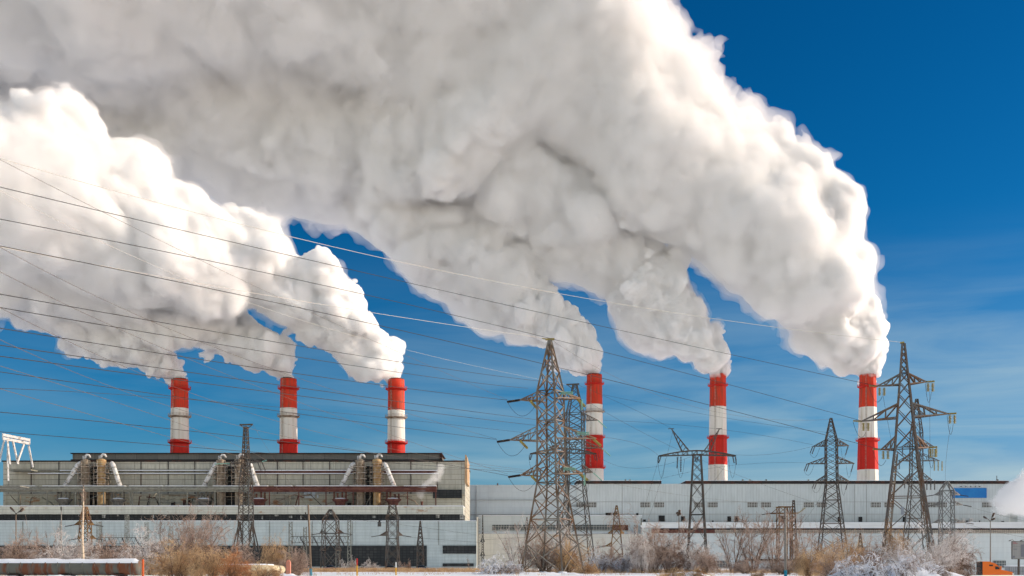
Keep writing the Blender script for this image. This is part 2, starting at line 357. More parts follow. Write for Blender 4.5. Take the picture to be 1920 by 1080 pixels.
M_GLASS = panel_mat('grimy_factory_glazing', (0.030, 0.034, 0.036), (0.055, 0.055, 0.055), 1.5, 1.1, (0.012, 0.012, 0.013), 0.5, jw=0.09)
M_GLASS2 = panel_mat('window_strip_glazing', (0.07, 0.085, 0.09), (0.11, 0.125, 0.13), 1.35, 1.3, (0.42, 0.42, 0.40), 0.2, jw=0.10)
M_LOUV = panel_mat('louvre_grille', (0.17, 0.165, 0.15), (0.14, 0.135, 0.12), 1.3, 1.35, (0.46, 0.46, 0.44), 0.3, jw=0.16)
M_ROOF = panel_mat('grey_roofing', (0.20, 0.195, 0.18), (0.15, 0.15, 0.14), 9.5, 40, (0.09, 0.09, 0.085), 0.5, jw=0.10)
M_SNOW = mat('snow', (0.80, 0.82, 0.86), 0.7, c2=(0.74, 0.77, 0.83), scale=0.6, bump=0.4)
M_DARK = mat('dark_opening', (0.015, 0.015, 0.016), 0.6)
M_TAR = mat('dark_roof_edge', (0.030, 0.026, 0.026), 0.85, c2=(0.075, 0.032, 0.024), scale=0.15, lo=0.5, hi=0.6)
M_MAROON = mat('maroon_painted_steel', (0.085, 0.025, 0.022), 0.7, c2=(0.14, 0.06, 0.04), scale=0.5)
M_GREYST = mat('grey_painted_steel', (0.24, 0.24, 0.20), 0.7, c2=(0.15, 0.14, 0.12), scale=0.6)
M_DUCT = mat('weathered_duct_cladding', (0.27, 0.22, 0.16), 0.6, c2=(0.15, 0.11, 0.08), scale=0.8)
M_OCHRE = mat('ochre_duct_cladding', (0.40, 0.28, 0.14), 0.6, c2=(0.30, 0.17, 0.07), scale=0.7)
M_PIPEW = mat('white_lagged_pipe', (0.62, 0.61, 0.60), 0.6, c2=(0.30, 0.26, 0.22), scale=0.9, lo=0.50, hi=0.66)
M_STEEL = mat('galvanised_pylon_steel', (0.20, 0.185, 0.16), 0.55, 0.25, c2=(0.15, 0.085, 0.045), scale=0.35, lo=0.42, hi=0.62)
M_STEELD = mat('dark_pylon_steel', (0.085, 0.085, 0.08), 0.6, 0.2, c2=(0.09, 0.055, 0.035), scale=0.4)
M_STEELR = mat('rusty_pylon_steel', (0.13, 0.07, 0.04), 0.75, 0.1, c2=(0.24, 0.14, 0.05), scale=0.5)
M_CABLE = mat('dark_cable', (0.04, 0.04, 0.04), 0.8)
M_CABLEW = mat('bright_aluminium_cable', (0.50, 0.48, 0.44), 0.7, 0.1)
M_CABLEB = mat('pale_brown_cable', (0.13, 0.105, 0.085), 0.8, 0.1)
M_INSB = mat('brown_porcelain', (0.035, 0.025, 0.02), 0.35)
M_INSY = mat('yellow_glass_insulator', (0.30, 0.24, 0.06), 0.3)
M_STEELM = mat('grey_brown_pylon_steel', (0.125, 0.115, 0.105), 0.55, 0.2, c2=(0.13, 0.075, 0.045), scale=0.35, lo=0.42, hi=0.62)
M_INSG = mat('green_glass_insulator', (0.20, 0.42, 0.33), 0.2)

# ------------------------------------------------------------------ ground
def ground_z(x, y):
    px = 960 + F*x/max(y, 1); s = min(max((px-1778)/50, 0), 1); s = s*s*(3-2*s)
    return -s*(1.5*min(max((y-180)/38, 0), 1) + 2.7*min(max((y-235)/290, 0), 1))
def ground():
    ys = [-200, 0, 60, 100, 130, 150, 165, 180, 200, 225, 250, 275, 300, 340, 400, 470, 540, 620, 720, 900, 1500, 3000, 6000]
    ux = [-6, -3, -1.5, -0.9, -0.6, -0.45] + [-0.42+0.03*i for i in range(26)] + [0.373+0.0035*i for i in range(12)] + [0.43, 0.46, 0.5, 0.6, 0.9, 1.5, 3, 6]
    V = []
    for y in ys:
        for u in ux:
            x = u*max(y, 60)
            z = ground_z(x, y) + (0.10*mnoise.noise(Vector((x*0.05, y*0.05, 3))) if 60 < y < 400 else 0)
            V.append((x, y, z))
    n = len(ux); Fc = [(j*n+i, j*n+i+1, (j+1)*n+i+1, (j+1)*n+i) for j in range(len(ys)-1) for i in range(n-1)]
    me = bpy.data.meshes.new('ground'); me.from_pydata(V, [], Fc); me.polygons.foreach_set('use_smooth', [True]*len(Fc))
    me.materials.append(M_SNOWG); o = bpy.data.objects.new('ground', me); col.objects.link(o); tag(o, kind='structure')
M_SNOWG = mat('snow_ground', (0.80, 0.82, 0.86), 0.75, c2=(0.30, 0.24, 0.17), scale=0.05, lo=0.60, hi=0.72, stretch=(1, 1.5, 1), bump=0.3, detail=8)
ground()
def road():
    mb = MB(); mb.box(-140, 70, 287, 301, -0.2, 0.116)
    o = mb.build('road', mat('wet_asphalt', (0.07, 0.07, 0.075), 0.7, c2=(0.3, 0.31, 0.33), scale=0.2, lo=0.5, hi=0.7)); tag(o, kind='structure')
road()

# ------------------------------------------------------------------ smokestacks
M_RED = mat('red_stack_paint', (0.56, 0.018, 0.010), 0.7, c2=(0.36, 0.02, 0.01), scale=0.5, stretch=(1, 1, 0.06), lo=0.48, hi=0.75)
M_REDTOP = mat('sooty_red_paint', (0.60, 0.040, 0.015), 0.75, c2=(0.20, 0.07, 0.04), scale=0.9, stretch=(1, 1, 0.10), lo=0.45, hi=0.72)
M_WHP = mat('white_stack_paint', (0.74, 0.71, 0.66), 0.8, c2=(0.50, 0.44, 0.36), scale=0.6, stretch=(1, 1, 0.06), lo=0.50, hi=0.78)
M_LINER = mat('sooty_flue_liner', (0.06, 0.05, 0.045), 0.9)
M_RAIL = mat('pale_gallery_steel', (0.42, 0.38, 0.33), 0.7, c2=(0.2, 0.12, 0.07), scale=0.8)
def smokestack(px, D, bands, gals, r0, r1, ybot, n, label, lead=0.0):
    """bands: [(y_top, y_bottom, colour)]; radii in photo px at the top and at ybot"""
    c = Vector((X(px, D), D, 0)); root = empty('smokestack', c, label, 'smokestack', 'red and white banded smokestacks')
    ytop = bands[0][0]
    def rad(y):
        t = (y-ytop)/(ybot-ytop); r = (r0 + (r1-r0)*max(t, -.1))/F*D
        return r
    for i, (ya, yb, cc) in enumerate(bands):
        mb = MB(); z0, z1 = Z(yb, D), Z(ya, D)
        if i == len(bands)-1: z0 = 0.0
        k = 6; prof = []
        for q in range(k+1):
            z = z0 + (z1-z0)*q/k; y = HZ-(z-EYE)*F/D; r = rad(y)
            if n == 8 and i == 0 and y < ytop+14: r *= 1 + 0.05*(ytop+14-y)/14
            prof.append((r, z))
        if i == 0: prof += [(rad(ytop)*0.84 if n > 8 else rad(ytop)*0.86, z1), (rad(ytop)*0.82, z1-6)]
        mb.lathe(c, prof, n, 0, rot=R(22.5+lead) if n == 8 else 0)
        m_ = M_WHP if cc == 'w' else (M_REDTOP if i == 0 else M_RED)
        mb.build('white_band' if cc == 'w' else 'red_band', m_, root, smooth=n > 8)
    mb = MB(); mb.lathe(c, [(rad(ytop)*0.80, Z(ytop, D)-7), (rad(ytop)*0.80, Z(ytop, D)+0.5), (rad(ytop)*0.72, Z(ytop, D)+0.5), (rad(ytop)*0.72, Z(ytop, D)-7)], 24)
    for k in range(12):
        t = 2*math.pi*k/12; r = rad(ytop)*0.93; mb.box(c.x+r*math.cos(t)-.12, c.x+r*math.cos(t)+.12, c.y+r*math.sin(t)-.12, c.y+r*math.sin(t)+.12, Z(ytop, D)-.4, Z(ytop, D)+.45)
    mb.build('flue_rim', M_LINER, root)
    for (y, cc) in gals:
        mb = MB(); z = Z(y, D); r = rad(y)
        mb.lathe(c, [(r*0.98, z-0.9), (r*1.05+.9, z-0.15), (r*1.05+1.0, z-0.15), (r*1.05+1.0, z+0.1), (r*0.98, z+0.1)], 32)
        for hh in (0.65, 1.15): mb.lathe(c, [(r*1.05+.92, z+hh), (r*1.05+1.0, z+hh), (r*1.05+1.0, z+hh+.09), (r*1.05+.92, z+hh+.09), (r*1.05+.92, z+hh)], 32)
        for k in range(20):
            t = 2*math.pi*k/20; q = Vector((math.cos(t), math.sin(t), 0))*(r*1.05+.95); mb.bar(c+q+Vector((0, 0, z)), c+q+Vector((0, 0, z+1.2)), .09)
        o = mb.build('gallery', {'w': M_RAIL, 'r': M_RED}[cc], root)
    mb = MB(); zb, zt = 4, Z(ytop, D)-0.5; t = R(-118)
    pts = [c + Vector((math.cos(t)*(rad(HZ-(z-EYE)*F/D)*1.04+.25), math.sin(t)*(rad(HZ-(z-EYE)*F/D)*1.04+.25), z)) for z in (zb, zt)]
    off = Vector((-math.sin(t), math.cos(t), 0))*.28
    mb.bar(pts[0]-off, pts[1]-off, .1); mb.bar(pts[0]+off, pts[1]+off, .1)
    for k in range(60): p = pts[0].lerp(pts[1], k/60); mb.bar(p-off, p+off, .07)
    mb.build('ladder', M_RAIL, root)
gL = [(729, 'r'), (781, 'w'), (830, 'r')]
smokestack(337, DL, [(712, 766, 'r'), (766, 825, 'w'), (825, 900, 'r')], gL, 15.4, 17.2, 850, 32, 'leftmost red and white banded smokestack behind the grey boiler house')
smokestack(541, DL, [(711, 766, 'r'), (766, 825, 'w'), (825, 900, 'r')], gL, 15.2, 16.8, 850, 32, 'second smokestack from the left, behind the middle of the grey boiler house')
smokestack(743, DL, [(712, 770, 'r'), (770, 828, 'w'), (828, 900, 'r')], [(730, 'r'), (783, 'w'), (831, 'r')], 15.2, 16.8, 850, 32, 'third smokestack from the left, near the right end of the boiler house roof')
smokestack(1114.5, DR, [(703, 759, 'r'), (759, 817, 'w'), (817, 879, 'r'), (879, 960, 'w')], [(720, 'r'), (772, 'w'), (820, 'r'), (877, 'r')], 14.2, 17.6, 900, 32, 'round smokestack right behind the nearest pylon, fourth from the left')
smokestack(1346, DR, [(702, 763, 'r'), (763, 817, 'w'), (817, 872, 'r'), (872, 960, 'w')], [(723, 'r'), (821, 'r')], 14.6, 18.2, 900, 8, 'octagonal smokestack behind the T-shaped pylon, second from the right', lead=4)
smokestack(1627, DR, [(703, 764, 'r'), (764, 822, 'w'), (822, 881, 'r'), (881, 960, 'w')], [(725, 'r'), (826, 'r')], 14.6, 19.6, 900, 8, 'octagonal rightmost smokestack just left of the big right pylon', lead=2)

# ------------------------------------------------------------------ boiler house (left)
def boiler_house():
    root = empty('boiler_house', (X(435, 480), 480, 0), 'long grey weathered boiler house with roof monitor, left half of the photo', 'building')
    mb = MB(); mb.box(X(6, 480), X(872, 480), 480, 535, 0, Z(866, 480)); mb.build('upper_wall', M_TAN, root)
    mb = MB(); mb.box(X(4, 480), X(873, 480), 479.6, 535.4, Z(866, 480)+.003, Z(863.5, 480)); mb.build('roof_edge', M_TAR, root)
    mb = MB(); mb.box(X(871.6, 480), X(873.5, 480)+.6, 479.5, 505, Z(905, 480), Z(861, 480)); mb.add([(X(872, 480), 480, Z(861, 480)), (X(876, 480), 480, Z(861, 480)), (X(876, 480), 515, Z(861, 480)), (X(872, 480), 480, Z(852, 480)), (X(875, 480), 480, Z(854, 480)), (X(876, 480), 515, Z(861, 480)+.02)], [(0, 1, 4, 3), (1, 2, 5, 4), (3, 4, 5), (0, 3, 5, 2)])
    mb.build('gable_wall', mat('sunlit_orange_gable', (0.50, 0.34, 0.20), 0.8, c2=(0.35, 0.22, 0.13), scale=0.4), root)  # warm sunlight on the end wall is put into its orange colour
    mb = MB(); mb.box(X(136, 500), X(826, 500), 500, 525, Z(864, 500), Z(851, 500)); mb.build('roof_monitor', M_ROOF, root)
    mb = MB(); mb.box(X(133, 500), X(829, 500), 499.3, 525.6, Z(851, 500)+.003, Z(849.3, 500)); mb.box(X(824.5, 500), X(829.5, 500), 499.2, 500, Z(862, 500), Z(851, 500)); mb.build('monitor_roof', M_TAR, root)
    mb = MB(); mb.box(X(133, 499), X(830, 499), 498.6, 499.2, Z(865, 499), Z(861.4, 499)); mb.build('dark_strip', M_DARK, root)  # near-black strip along the foot of the roof monitor
    # ledges carrying snow
    mb = MB(); mb.pbox(58, 470, 884.6, 888.4, 479, 1.0); mb.pbox(58, 470, 880.6, 883.2, 479.2, .8); mb.build('pipe_ledge', M_GREYST, root)
    mb = MB(); mb.pbox(470, 818, 883.2, 887, 479, 1.0); mb.build('maroon_ledge', M_MAROON, root)
    mb = MB()
    for (a, b, y) in ((112, 470, 882.0), (52, 470, 887.6), (470, 820, 882.0), (470, 822, 887.8)): mb.pbox(a, b, y-.8, y+.5, 478.4, 1.2)
    mb.build('snow_lying_on_ledges', M_SNOW, root)
    for px in (58, 110, 264, 315, 365, 520, 568, 618, 770, 820):
        mb = MB(); mb.pbox(px-.5, px+.5, 866, 948, 479.6, .5); mb.build('downpipe', M_TAR, root)
    # lower part of the upper facade, behind the trestle
    mb = MB(); mb.pbox(10, 868, 926, 950, 478.2, 1.8); mb.build('rusty_lower_wall', M_RUSTY, root)
    for (a, b, y0, y1) in ((160, 184, 922, 949), (424, 440, 922, 949), (677, 700, 925, 949), (812, 866, 918, 934)):
        mb = MB(); mb.pbox(a, b, y0, y1, 477.4, .9); mb.build('dark_window', M_GLASS, root)
    for (a, b, y0, y1) in ((570, 575, 920, 930), (577, 582, 920, 926), (585, 591, 920, 928), (571, 590, 929, 934), (594, 597, 928, 934)):
        mb = MB(); mb.pbox(a, b, y0, y1, 477.6, .7); mb.build('window', M_WHITE2, root)
    # terrace block
    mb = MB(); mb.box(X(-40, 465), X(868.5, 465), 465, 479.5, Z(964, 465), Z(949.5, 465)); mb.build('parapet_wall', M_BAND, root)
    mb = MB(); mb.box(X(-40, 465), X(869, 465), 464.4, 478, Z(949.4, 465), Z(948.0, 465)); mb.build('snow_on_terrace', M_SNOW, root)
    mb = MB(); mb.box(X(-40, 466), X(868, 466), 466.4, 479, 0, Z(964, 466)); mb.build('window_strip', M_GLASS, root)
    for k in range(38):
        if rnd.random() < .5:
            p = 5+k*23+rnd.random()*8; w_ = rnd.choice((1.2, 2.5, 7)); mb = MB(); mb.pbox(p, p+w_, rnd.choice((965, 967)), rnd.choice((968, 971, 974)), 465.9, .3); mb.build('light_pane', M_LOUV, root)
    mb = MB(); mb.box(X(-40, 452), X(893, 452), 452, 466.2, 0, Z(977, 452)); mb.build('lower_wall', M_LOW, root)
    mb = MB(); mb.box(X(-40, 452), X(893.5, 452), 451.6, 466.3, Z(977, 452)+.003, Z(976, 452)); mb.build('snow_on_lower_roof', M_SNOW, root)
    for (a, b, y0, y1) in ((-40, 800, 1023, 1062), (830, 893, 1023, 1038), (830, 888, 1056.5, 1062)):
        mb = MB(); mb.pbox(a, b, y0, y1, 451.5, .7); mb.build('glazing', M_GLASS, root)
    mb = MB(); mb.pbox(893.6, 896, 969, 1062, 451, 2); mb.build('sunlit_edge_strip', mat('painted_sunlit_edge', (0.68, 0.62, 0.50), 0.7), root)  # strip added for the sunlit wall edge, the light painted in as cream
    mb = MB()
    for a in (897, 900): mb.pbox(a, a+.5, 972, 1062, 450.5, .2)
    for k in range(32): mb.pbox(897, 900.5, 974+k*2.8, 974.6+k*2.8, 450.5, .15)
    mb.build('fire_ladder', M_STEELD, root)
    for k, px in enumerate((42, 112, 190, 300, 395, 505, 585, 660, 745, 822)):
        mb = MB(); mb.pbox(px, px+.7, 977.5, 1022, 451.7, .2); mb.build('drainpipe', M_GREYST, root)
boiler_house()
def trestle(px0, px1, posts, m, label):
    root = empty('pipe_trestle', (X((px0+px1)/2, 462), 470, Z(948, 470)), label, 'trestle')
    D = 470
    mb = MB(); mb.pbox(px0, px1, 911.5, 915.5, D, 3); mb.pbox(px0, px1, 918, 922, D, 2.2); mb.build('beam', m, root)
    mb = MB(); mb.tube([(X(px0, D), D-.7, Z(917, D)), (X(px1, D), D-.7, Z(917, D))], .38, 8); mb.build('pipe', m, root)
    x = px0
    while x < px1-8:
        w_ = rnd.uniform(30, 110); mb = MB(); mb.pbox(x, min(x+w_, px1), 910.4, 911.5, D-.1, 3); mb.build('snow_on_beam', M_SNOW, root); x += w_ + rnd.uniform(2, 14)
    for p in posts:
        mb = MB(); mb.pbox(p-.9, p+.9, 915.5, 948, D+.4, .5); mb.build('post', m, root)
    mb = MB()
    for a, b in zip(posts[::2], posts[1::2]):
        mb.bar((X(a, D), D+.6, Z(946, D)), (X(b, D), D+.6, Z(924, D)), .14)
    mb.build('brace', m, root)
trestle(-20, 466, (34, 88, 141, 194, 244, 248, 299, 351, 403), M_GREYST, 'grey steel pipe trestle with snow along the left half of the boiler house')
trestle(466.5, 818, (505, 560, 611, 662, 714, 764, 817), M_MAROON, 'maroon steel pipe trestle with snow, right of the thin T-topped mast')
def duct_group(xa, xb, la, lb, ma, mb_, which):
    for px, m_, side, dtop in ((xa, ma, 'left', 858), (xb, mb_, 'right', 857)):
        D = 474; c = Vector((X(px, D), D, 0)); z0, z1 = Z(949, D), Z(dtop, D)
        root = empty('flue_riser', (c.x, c.y, z0), '%s vertical riser duct with ring platforms, %s of the boiler house' % (side, which), 'duct', 'riser ducts in front of the boiler house')
        r = 1.75; mb = MB(); mb.lathe(c, [(r, z0), (r, z1-3), (r*1.15, z1-2.6), (r*1.15, z1-1.2), (r*.6, z1-.8)], 18); mb.build('duct', m_, root, smooth=True)
        mb = MB()
        for k in range(5):
            z = z1-4.2-k*2.55
            mb.lathe(c, [(r*1.02, z), (r+1.3, z), (r+1.3, z+.26), (r*1.02, z+.26)], 18)
            for q in range(10):
                t = 2*math.pi*q/10; p = c+Vector((math.cos(t)*(r+1.25), math.sin(t)*(r+1.25), z)); mb.bar(p, p+Vector((0, 0, 1.1)), .09)
            mb.lathe(c, [(r+1.2, z+1.1), (r+1.3, z+1.1), (r+1.3, z+1.2), (r+1.2, z+1.2)], 18)
        for q in range(3):
            t = R(200+q*60); p = c+Vector((math.cos(t)*(r+1.35), math.sin(t)*(r+1.35), z0)); mb.bar(p, p+Vector((0, 0, z1-z0-2)), .16)
        mb.build('ring_platform', M_RAIL, root)
        mb = MB(); mb.tube([c+Vector((0, 0, z1-1)), c+Vector((.1, 0, z1+.5)), c+Vector((.6, 0, z1+1.2)), c+Vector((1.6, 0, z1+1.0)), c+Vector((2.2, 0, z1))], [.5, .55, .55, .45, .35], 10)
        mb.tube([c+Vector((-.9, 0, z1-1.2)), c+Vector((-.9, 0, z1+.8))], .25, 8); mb.build('relief_bend', M_PIPEW, root, smooth=True)
    for (x0, y0, x1, y1), side in ((la, 'left'), (lb, 'right')):
        D = 473; a, b = at(x0, y0, D), at(x1, y1, D)
        inward = -1 if side == 'right' else 1
        root = empty('slanting_pipe', b, 'snow white slanting pipe on the %s of the %s riser pair' % (side, which), 'pipe', 'white slanting pipes at the risers')
        mb = MB(); mb.tube([a+Vector((inward*1.4, 1.5, .2)), a+Vector((inward*.6, .4, .5)), a, b], [.9, .95, .95, .95], 14); mb.build('pipe', M_PIPEW, root, smooth=True)
        mb = MB()
        for k in (0.15, .5, .85): p = a.lerp(b, k); d = (b-a).normalized(); mb.lathe(p, [(.96, -.12), (1.1, -.12), (1.1, .12), (.96, .12)], 14, axis=d)
        mb.build('flange', M_GREYST, root)
def riser_frame(px0, px1, label):
    """dark steel frame, landings and small pipes that stand around each riser pair"""
    D = 476.2; root = empty('riser_frame', at((px0+px1)/2, 949, D), label, 'steel frame', 'dark frames around the riser ducts')
    mb = MB(); mb.pbox((px0+px1)/2-6, (px0+px1)/2+6, 874, 949, D+.6, .8); mb.build('recess_shade', M_GLASS, root)  # dark box set in for the deep shade between the two risers
    for px in (px0, (px0*2+px1)/3, (px0+px1*2)/3, px1):
        mb = MB(); mb.pbox(px-.5, px+.5, 868, 949, D, .3); mb.build('column', M_STEELD, root)
    for y in (870, 881, 892, 903, 926, 937):
        mb = MB(); mb.pbox(px0-3, px1+3, y-.5, y+.5, D-.4, .8); mb.pbox(px0-3, px1+3, y-.8, y-.5, D-.4, .7); mb.build('landing', M_GREYST if y < 910 else M_STEELD, root)
    mb = MB()
    for i, y in enumerate((870, 881, 892, 926, 937)):
        a, b = (px0, px1) if i % 2 else (px1, px0); mb.bar(at(a, y, D-.2), at((a+b)/2, y+11, D-.2), .16); mb.bar(at((a+b)/2, y+11, D-.25), at(b, y, D-.25), .16)
    mb.build('brace', M_STEELD, root)
    for k in range(4):
        p = rnd.uniform(px0, px1); q = rnd.uniform(872, 896); mb = MB(); mb.pbox(p, p+rnd.uniform(2, 5), q, q+rnd.uniform(3, 7), D-.9, .8); mb.build('cabinet', rnd.choice((M_STEELD, M_GREYST, M_DUCT)), root)
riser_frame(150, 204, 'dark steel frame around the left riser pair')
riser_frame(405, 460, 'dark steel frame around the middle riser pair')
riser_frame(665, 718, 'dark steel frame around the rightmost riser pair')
def terrace_clutter():
    root = empty('terrace_pipework', at(430, 949, 474), 'tangle of pipes, boxes and braces on the terrace under the trestles', 'pipework'); D = 475
    r2 = random.Random(12)
    for k in range(46):
        px = r2.uniform(15, 800); m = r2.choice((M_STEELD, M_GREYST, M_MAROON if px > 470 else M_GREYST, M_DUCT, M_TAR)); t = r2.random(); mb = MB()
        if t < .35: h = r2.uniform(6, 20); mb.pbox(px, px+r2.uniform(3, 9), 948.6-h, 948.6, D+.3*r2.random(), 1.2); mb.build('cabinet', m, root)
        elif t < .7: x2 = px+r2.uniform(-25, 25); mb.tube([at(px, 948, D-.5), at(px+(x2-px)*.3, r2.uniform(928, 944), D-.6), at(x2, r2.uniform(924, 934), D-.3)], r2.uniform(.12, .3), 7); mb.build('pipe', m, root, smooth=True)
        else: y = r2.uniform(926, 944); mb.tube([at(px, y, D-.8), at(px+r2.uniform(15, 60), y, D-.8)], r2.uniform(.12, .28), 7); mb.build('pipe', m, root, smooth=True)
terrace_clutter()
duct_group(160, 190, (146, 871, 122, 911), (212, 871, 225, 911), M_DUCT, M_OCHRE, 'left')
duct_group(414, 448, (404, 871, 382, 911), (469, 871, 483, 911), M_DUCT, M_DUCT, 'middle')
duct_group(675, 707, (660, 872, 640, 911), (723, 872, 739, 911), M_DUCT, M_OCHRE, 'rightmost')
M_HOP = mat('grimy_hopper_steel', (0.16, 0.15, 0.13), 0.7, c2=(0.08, 0.07, 0.06), scale=0.8)
def separator(px, m, label):
    D = 472; c = Vector((X(px, D), D, 0)); zb, zt = Z(949, D), Z(936, D)
    root = empty('hopper', (c.x, c.y, zb), label, 'hopper', 'bowl shaped hoppers on the terrace')
    mb = MB(); mb.lathe(c, [(1.9, zb), (2.3, zb+1.5), (3.6, zt-.35), (3.6, zt), (.2, zt+.05)], 20); mb.build('bowl', m, root, smooth=False)
    mb = MB(); mb.lathe(c, [(2.6, zt+.03), (2.3, zt+.35), (1.2, zt+.55), (.1, zt+.6)], 14); mb.build('snow_cap', M_SNOW, root, smooth=True)
    for dx in (-2.6, -1.1, .9, 2.5):
        h = rnd.uniform(1.8, 3.0); mb = MB(); mb.lathe(c+Vector((dx, -.3, 0)), [(.38, zt), (.38, zt+h), (.55, zt+h), (.5, zt+h+.25), (.1, zt+h+.45)], 10); mb.build('vent', m, root, smooth=False)
for i, (px, m, l) in enumerate(((120, M_HOP, 'grey bowl hopper left of the left riser pair'), (222, M_HOP, 'grey bowl hopper right of the left riser pair'),
    (383, M_HOP, 'grey bowl hopper left of the middle riser pair'), (486, M_MAROON, 'maroon bowl hopper just right of the thin mast'),
    (638, M_MAROON, 'maroon bowl hopper left of the rightmost riser pair'), (737, M_MAROON, 'snow topped hopper behind the tower with swept arms'))): separator(px, m, l)
def roof_gantry():
    D = 464; root = empty('roof_gantry', at(22, 905, D), 'white trestle gantry with splayed legs at the left end of the boiler house', 'gantry')
    mb = MB(); a, b = at(5, 822, D), at(40, 828, D); b.y += 8
    for dz in (0, 1.5): mb.bar(a+Vector((0, 0, dz)), b+Vector((0, 0, dz)), 1.2, 1.1)
    for k in range(6): p = a.lerp(b, k/5); mb.bar(p, p+Vector((0, 0, 2.2)), .4)
    mb.build('box_beam', M_PIPEW, root)
    for (p, q) in (((8, 826, 0), (2, 868, -2)), ((11, 826, 2), (6, 869, 4)), ((14, 826, 0), (25, 872, -3)), ((12, 824, 1), (28, 904, -6)), ((33, 830, 6), (26, 868, 3)), ((38, 832, 8), (46, 873, 8)), ((20, 826, 2), (24, 868, 5))):
        pa, pb = at(p[0], p[1], D), at(q[0], q[1], D); pa.y += p[2]; pb.y += q[2]
        mb = MB(); mb.bar(pa, pb, .62); mb.build('leg', M_PIPEW, root)
    mb = MB(); mb.pbox(12, 58, 879.5, 882, 472, 8); mb.build('platform', M_GREYST, root)
    mb = MB(); mb.pbox(-10, 37, 910.5, 912.5, 456, 9); mb.build('lower_platform', M_GREYST, root)
roof_gantry()

# ------------------------------------------------------------------ white machine hall (right)
def machine_hall():
    root = empty('machine_hall', (X(1380, 560), 560, 0), 'long white clad machine hall with dark roof edge, right half of the photo', 'building')
    D = 560; xr = 1893
    mb = MB(); mb.box(X(870, D), X(1081, D), D+.6, D+40, -6, Z(909, D)); mb.build('left_bay_wall', M_WHITE2, root)
    mb = MB(); mb.box(X(1081, D), X(xr, D), D, D+60, -6, Z(907, D)); mb.build('main_wall', M_WHITE, root)
    for (a, b) in ((1081, 1240), (1286, 1891)):
        mb = MB(); mb.box(X(a, D), X(b, D), D-.4, D+20, Z(907.2, D), Z(901.6, D)); mb.build('roof_edge', M_TAR, root)
        mb = MB(); mb.box(X(a, D), X(b, D), D-.5, D+20, Z(901.6, D)+.003, Z(901.0, D)); mb.build('snow_on_roof', M_SNOW, root)
    for px in (932, 1103, 1172, 1180, 1392, 1405, 1436, 1515, 1545, 1870): 
        mb = MB(); mb.pbox(px, px+2.2, 898.8 if px > 1100 else 906, 902 if px > 1100 else 909.5, D-.7, 1.5); mb.build('roof_vent', M_LOUV if px > 1100 else M_MAROON, root)
    mb = MB()
    for (a, b, y) in ((870, 1081, 937.5), (870, 1081, 964.5), (1081, xr, 941), (1081, xr, 964)): mb.pbox(a, b, y-.3, y+.3, D-.15, .5)
    for px in (893, 1167, 1602, 1625): mb.pbox(px-.4, px+.4, 908.5 if px > 1081 else 911, 980, D-.12, .4)
    mb.build('cladding_joint', mat('cladding_joint_strip', (0.33, 0.33, 0.33), 0.7), root)
    for px in (1081, 1100, 1201, 1226.5, 1302, 1327, 1402, 1427, 1507.5, 1532, 1633, 1658, 1737, 1757, 1842, 1866):
        mb = MB(); mb.pbox(px, px+18.5, 941.8, 951, D-.25, .6); mb.build('louvre_window', M_LOUV, root)
    for (a, b, y0, y1) in ((1135.5, 1146, 961.5, 966), (1149.5, 1157, 961.5, 966), (1193, 1197, 962, 966), (1206, 1211, 974, 978), (1235, 1246.5, 966.5, 977.5), (1277, 1284, 968, 977), (1364, 1371, 968, 978),
                           (1378, 1385, 968, 978), (1464, 1474, 969, 979), (1571, 1576, 969, 978), (1610, 1617, 969, 979), (1455, 1457, 974, 979), (1335, 1338, 976, 979), (1693, 1697, 969, 979), (1802, 1805, 977, 982), (1811, 1815, 976, 982), (1826, 1830, 978, 982), (1878, 1883, 977, 982), (1836, 1838, 976, 982)):
        mb = MB(); mb.pbox(a, b, y0, y1, D-.3, .8); mb.build('dark_opening', M_DARK, root)
    for (a, b) in ((1804.5, 1810), (1818, 1825)):
        mb = MB(); mb.pbox(a, b, 971.5, 980, D-.9, .8); mb.build('vent_hood', M_PIPEW, root)
    mb = MB(); mb.pbox(1787.5, 1850, 915, 933.5, D-.6, .7); mb.build('blue_sign_panel', mat('blue_panel', (0.012, 0.16, 0.46), 0.6, c2=(0.02, 0.21, 0.52), scale=0.15), root)
    for px in (1802, 1811, 1820, 1829, 1837): 
        mb = MB(); mb.pbox(px, px+1.3, 911.3, 912.6, D-.9, .8); mb.build('sign_lamp', M_DARK, root)
    # annexes, nearer
    D = 545; mb = MB(); mb.box(X(897, D), X(1203, D), D, D+14, -3, Z(967.5, D)); mb.build('middle_annex', M_WHITE2, root)
    mb = MB(); mb.box(X(897, D), X(1204, D), D-.3, D+14, Z(967.5, D)+.003, Z(966.3, D)); mb.box(X(897, D), X(1204, D), D-.8, D-.03, Z(1000.5, D), Z(998.8, D)); mb.build('snow_ledge', M_SNOW, root)
    mb = MB(); mb.pbox(923, 1178, 984, 994.5, D-.25, .4); mb.build('window_band', M_GLASS2, root)
    mb = MB(); mb.pbox(1148, 1178, 984, 994.5, D-.35, .3); mb.build('boarded_window', M_MAROON, root)
    mb = MB(); mb.pbox(1201.4, 1203.5, 972, 999, D-.2, .4); mb.build('corner_trim', M_GREYST, root)
    D = 536; mb = MB(); mb.box(X(1203.5, D), X(1950, D), D, D+23, -6, Z(991, D)); mb.build('lower_annex', M_WHITE2, root)
    V = [(X(1203.5, D), D-.4, Z(991, D)), (X(1950, D), D-.4, Z(991, D)), (X(1950, D), D+20, Z(991, D)+3.5), (X(1203.5, D), D+20, Z(991, D)+3.5), (X(1203.5, D), D-.4, Z(990, D)), (X(1950, D), D-.4, Z(990, D)), (X(1950, D), D+20, Z(991, D)+4), (X(1203.5, D), D+20, Z(991, D)+4)]
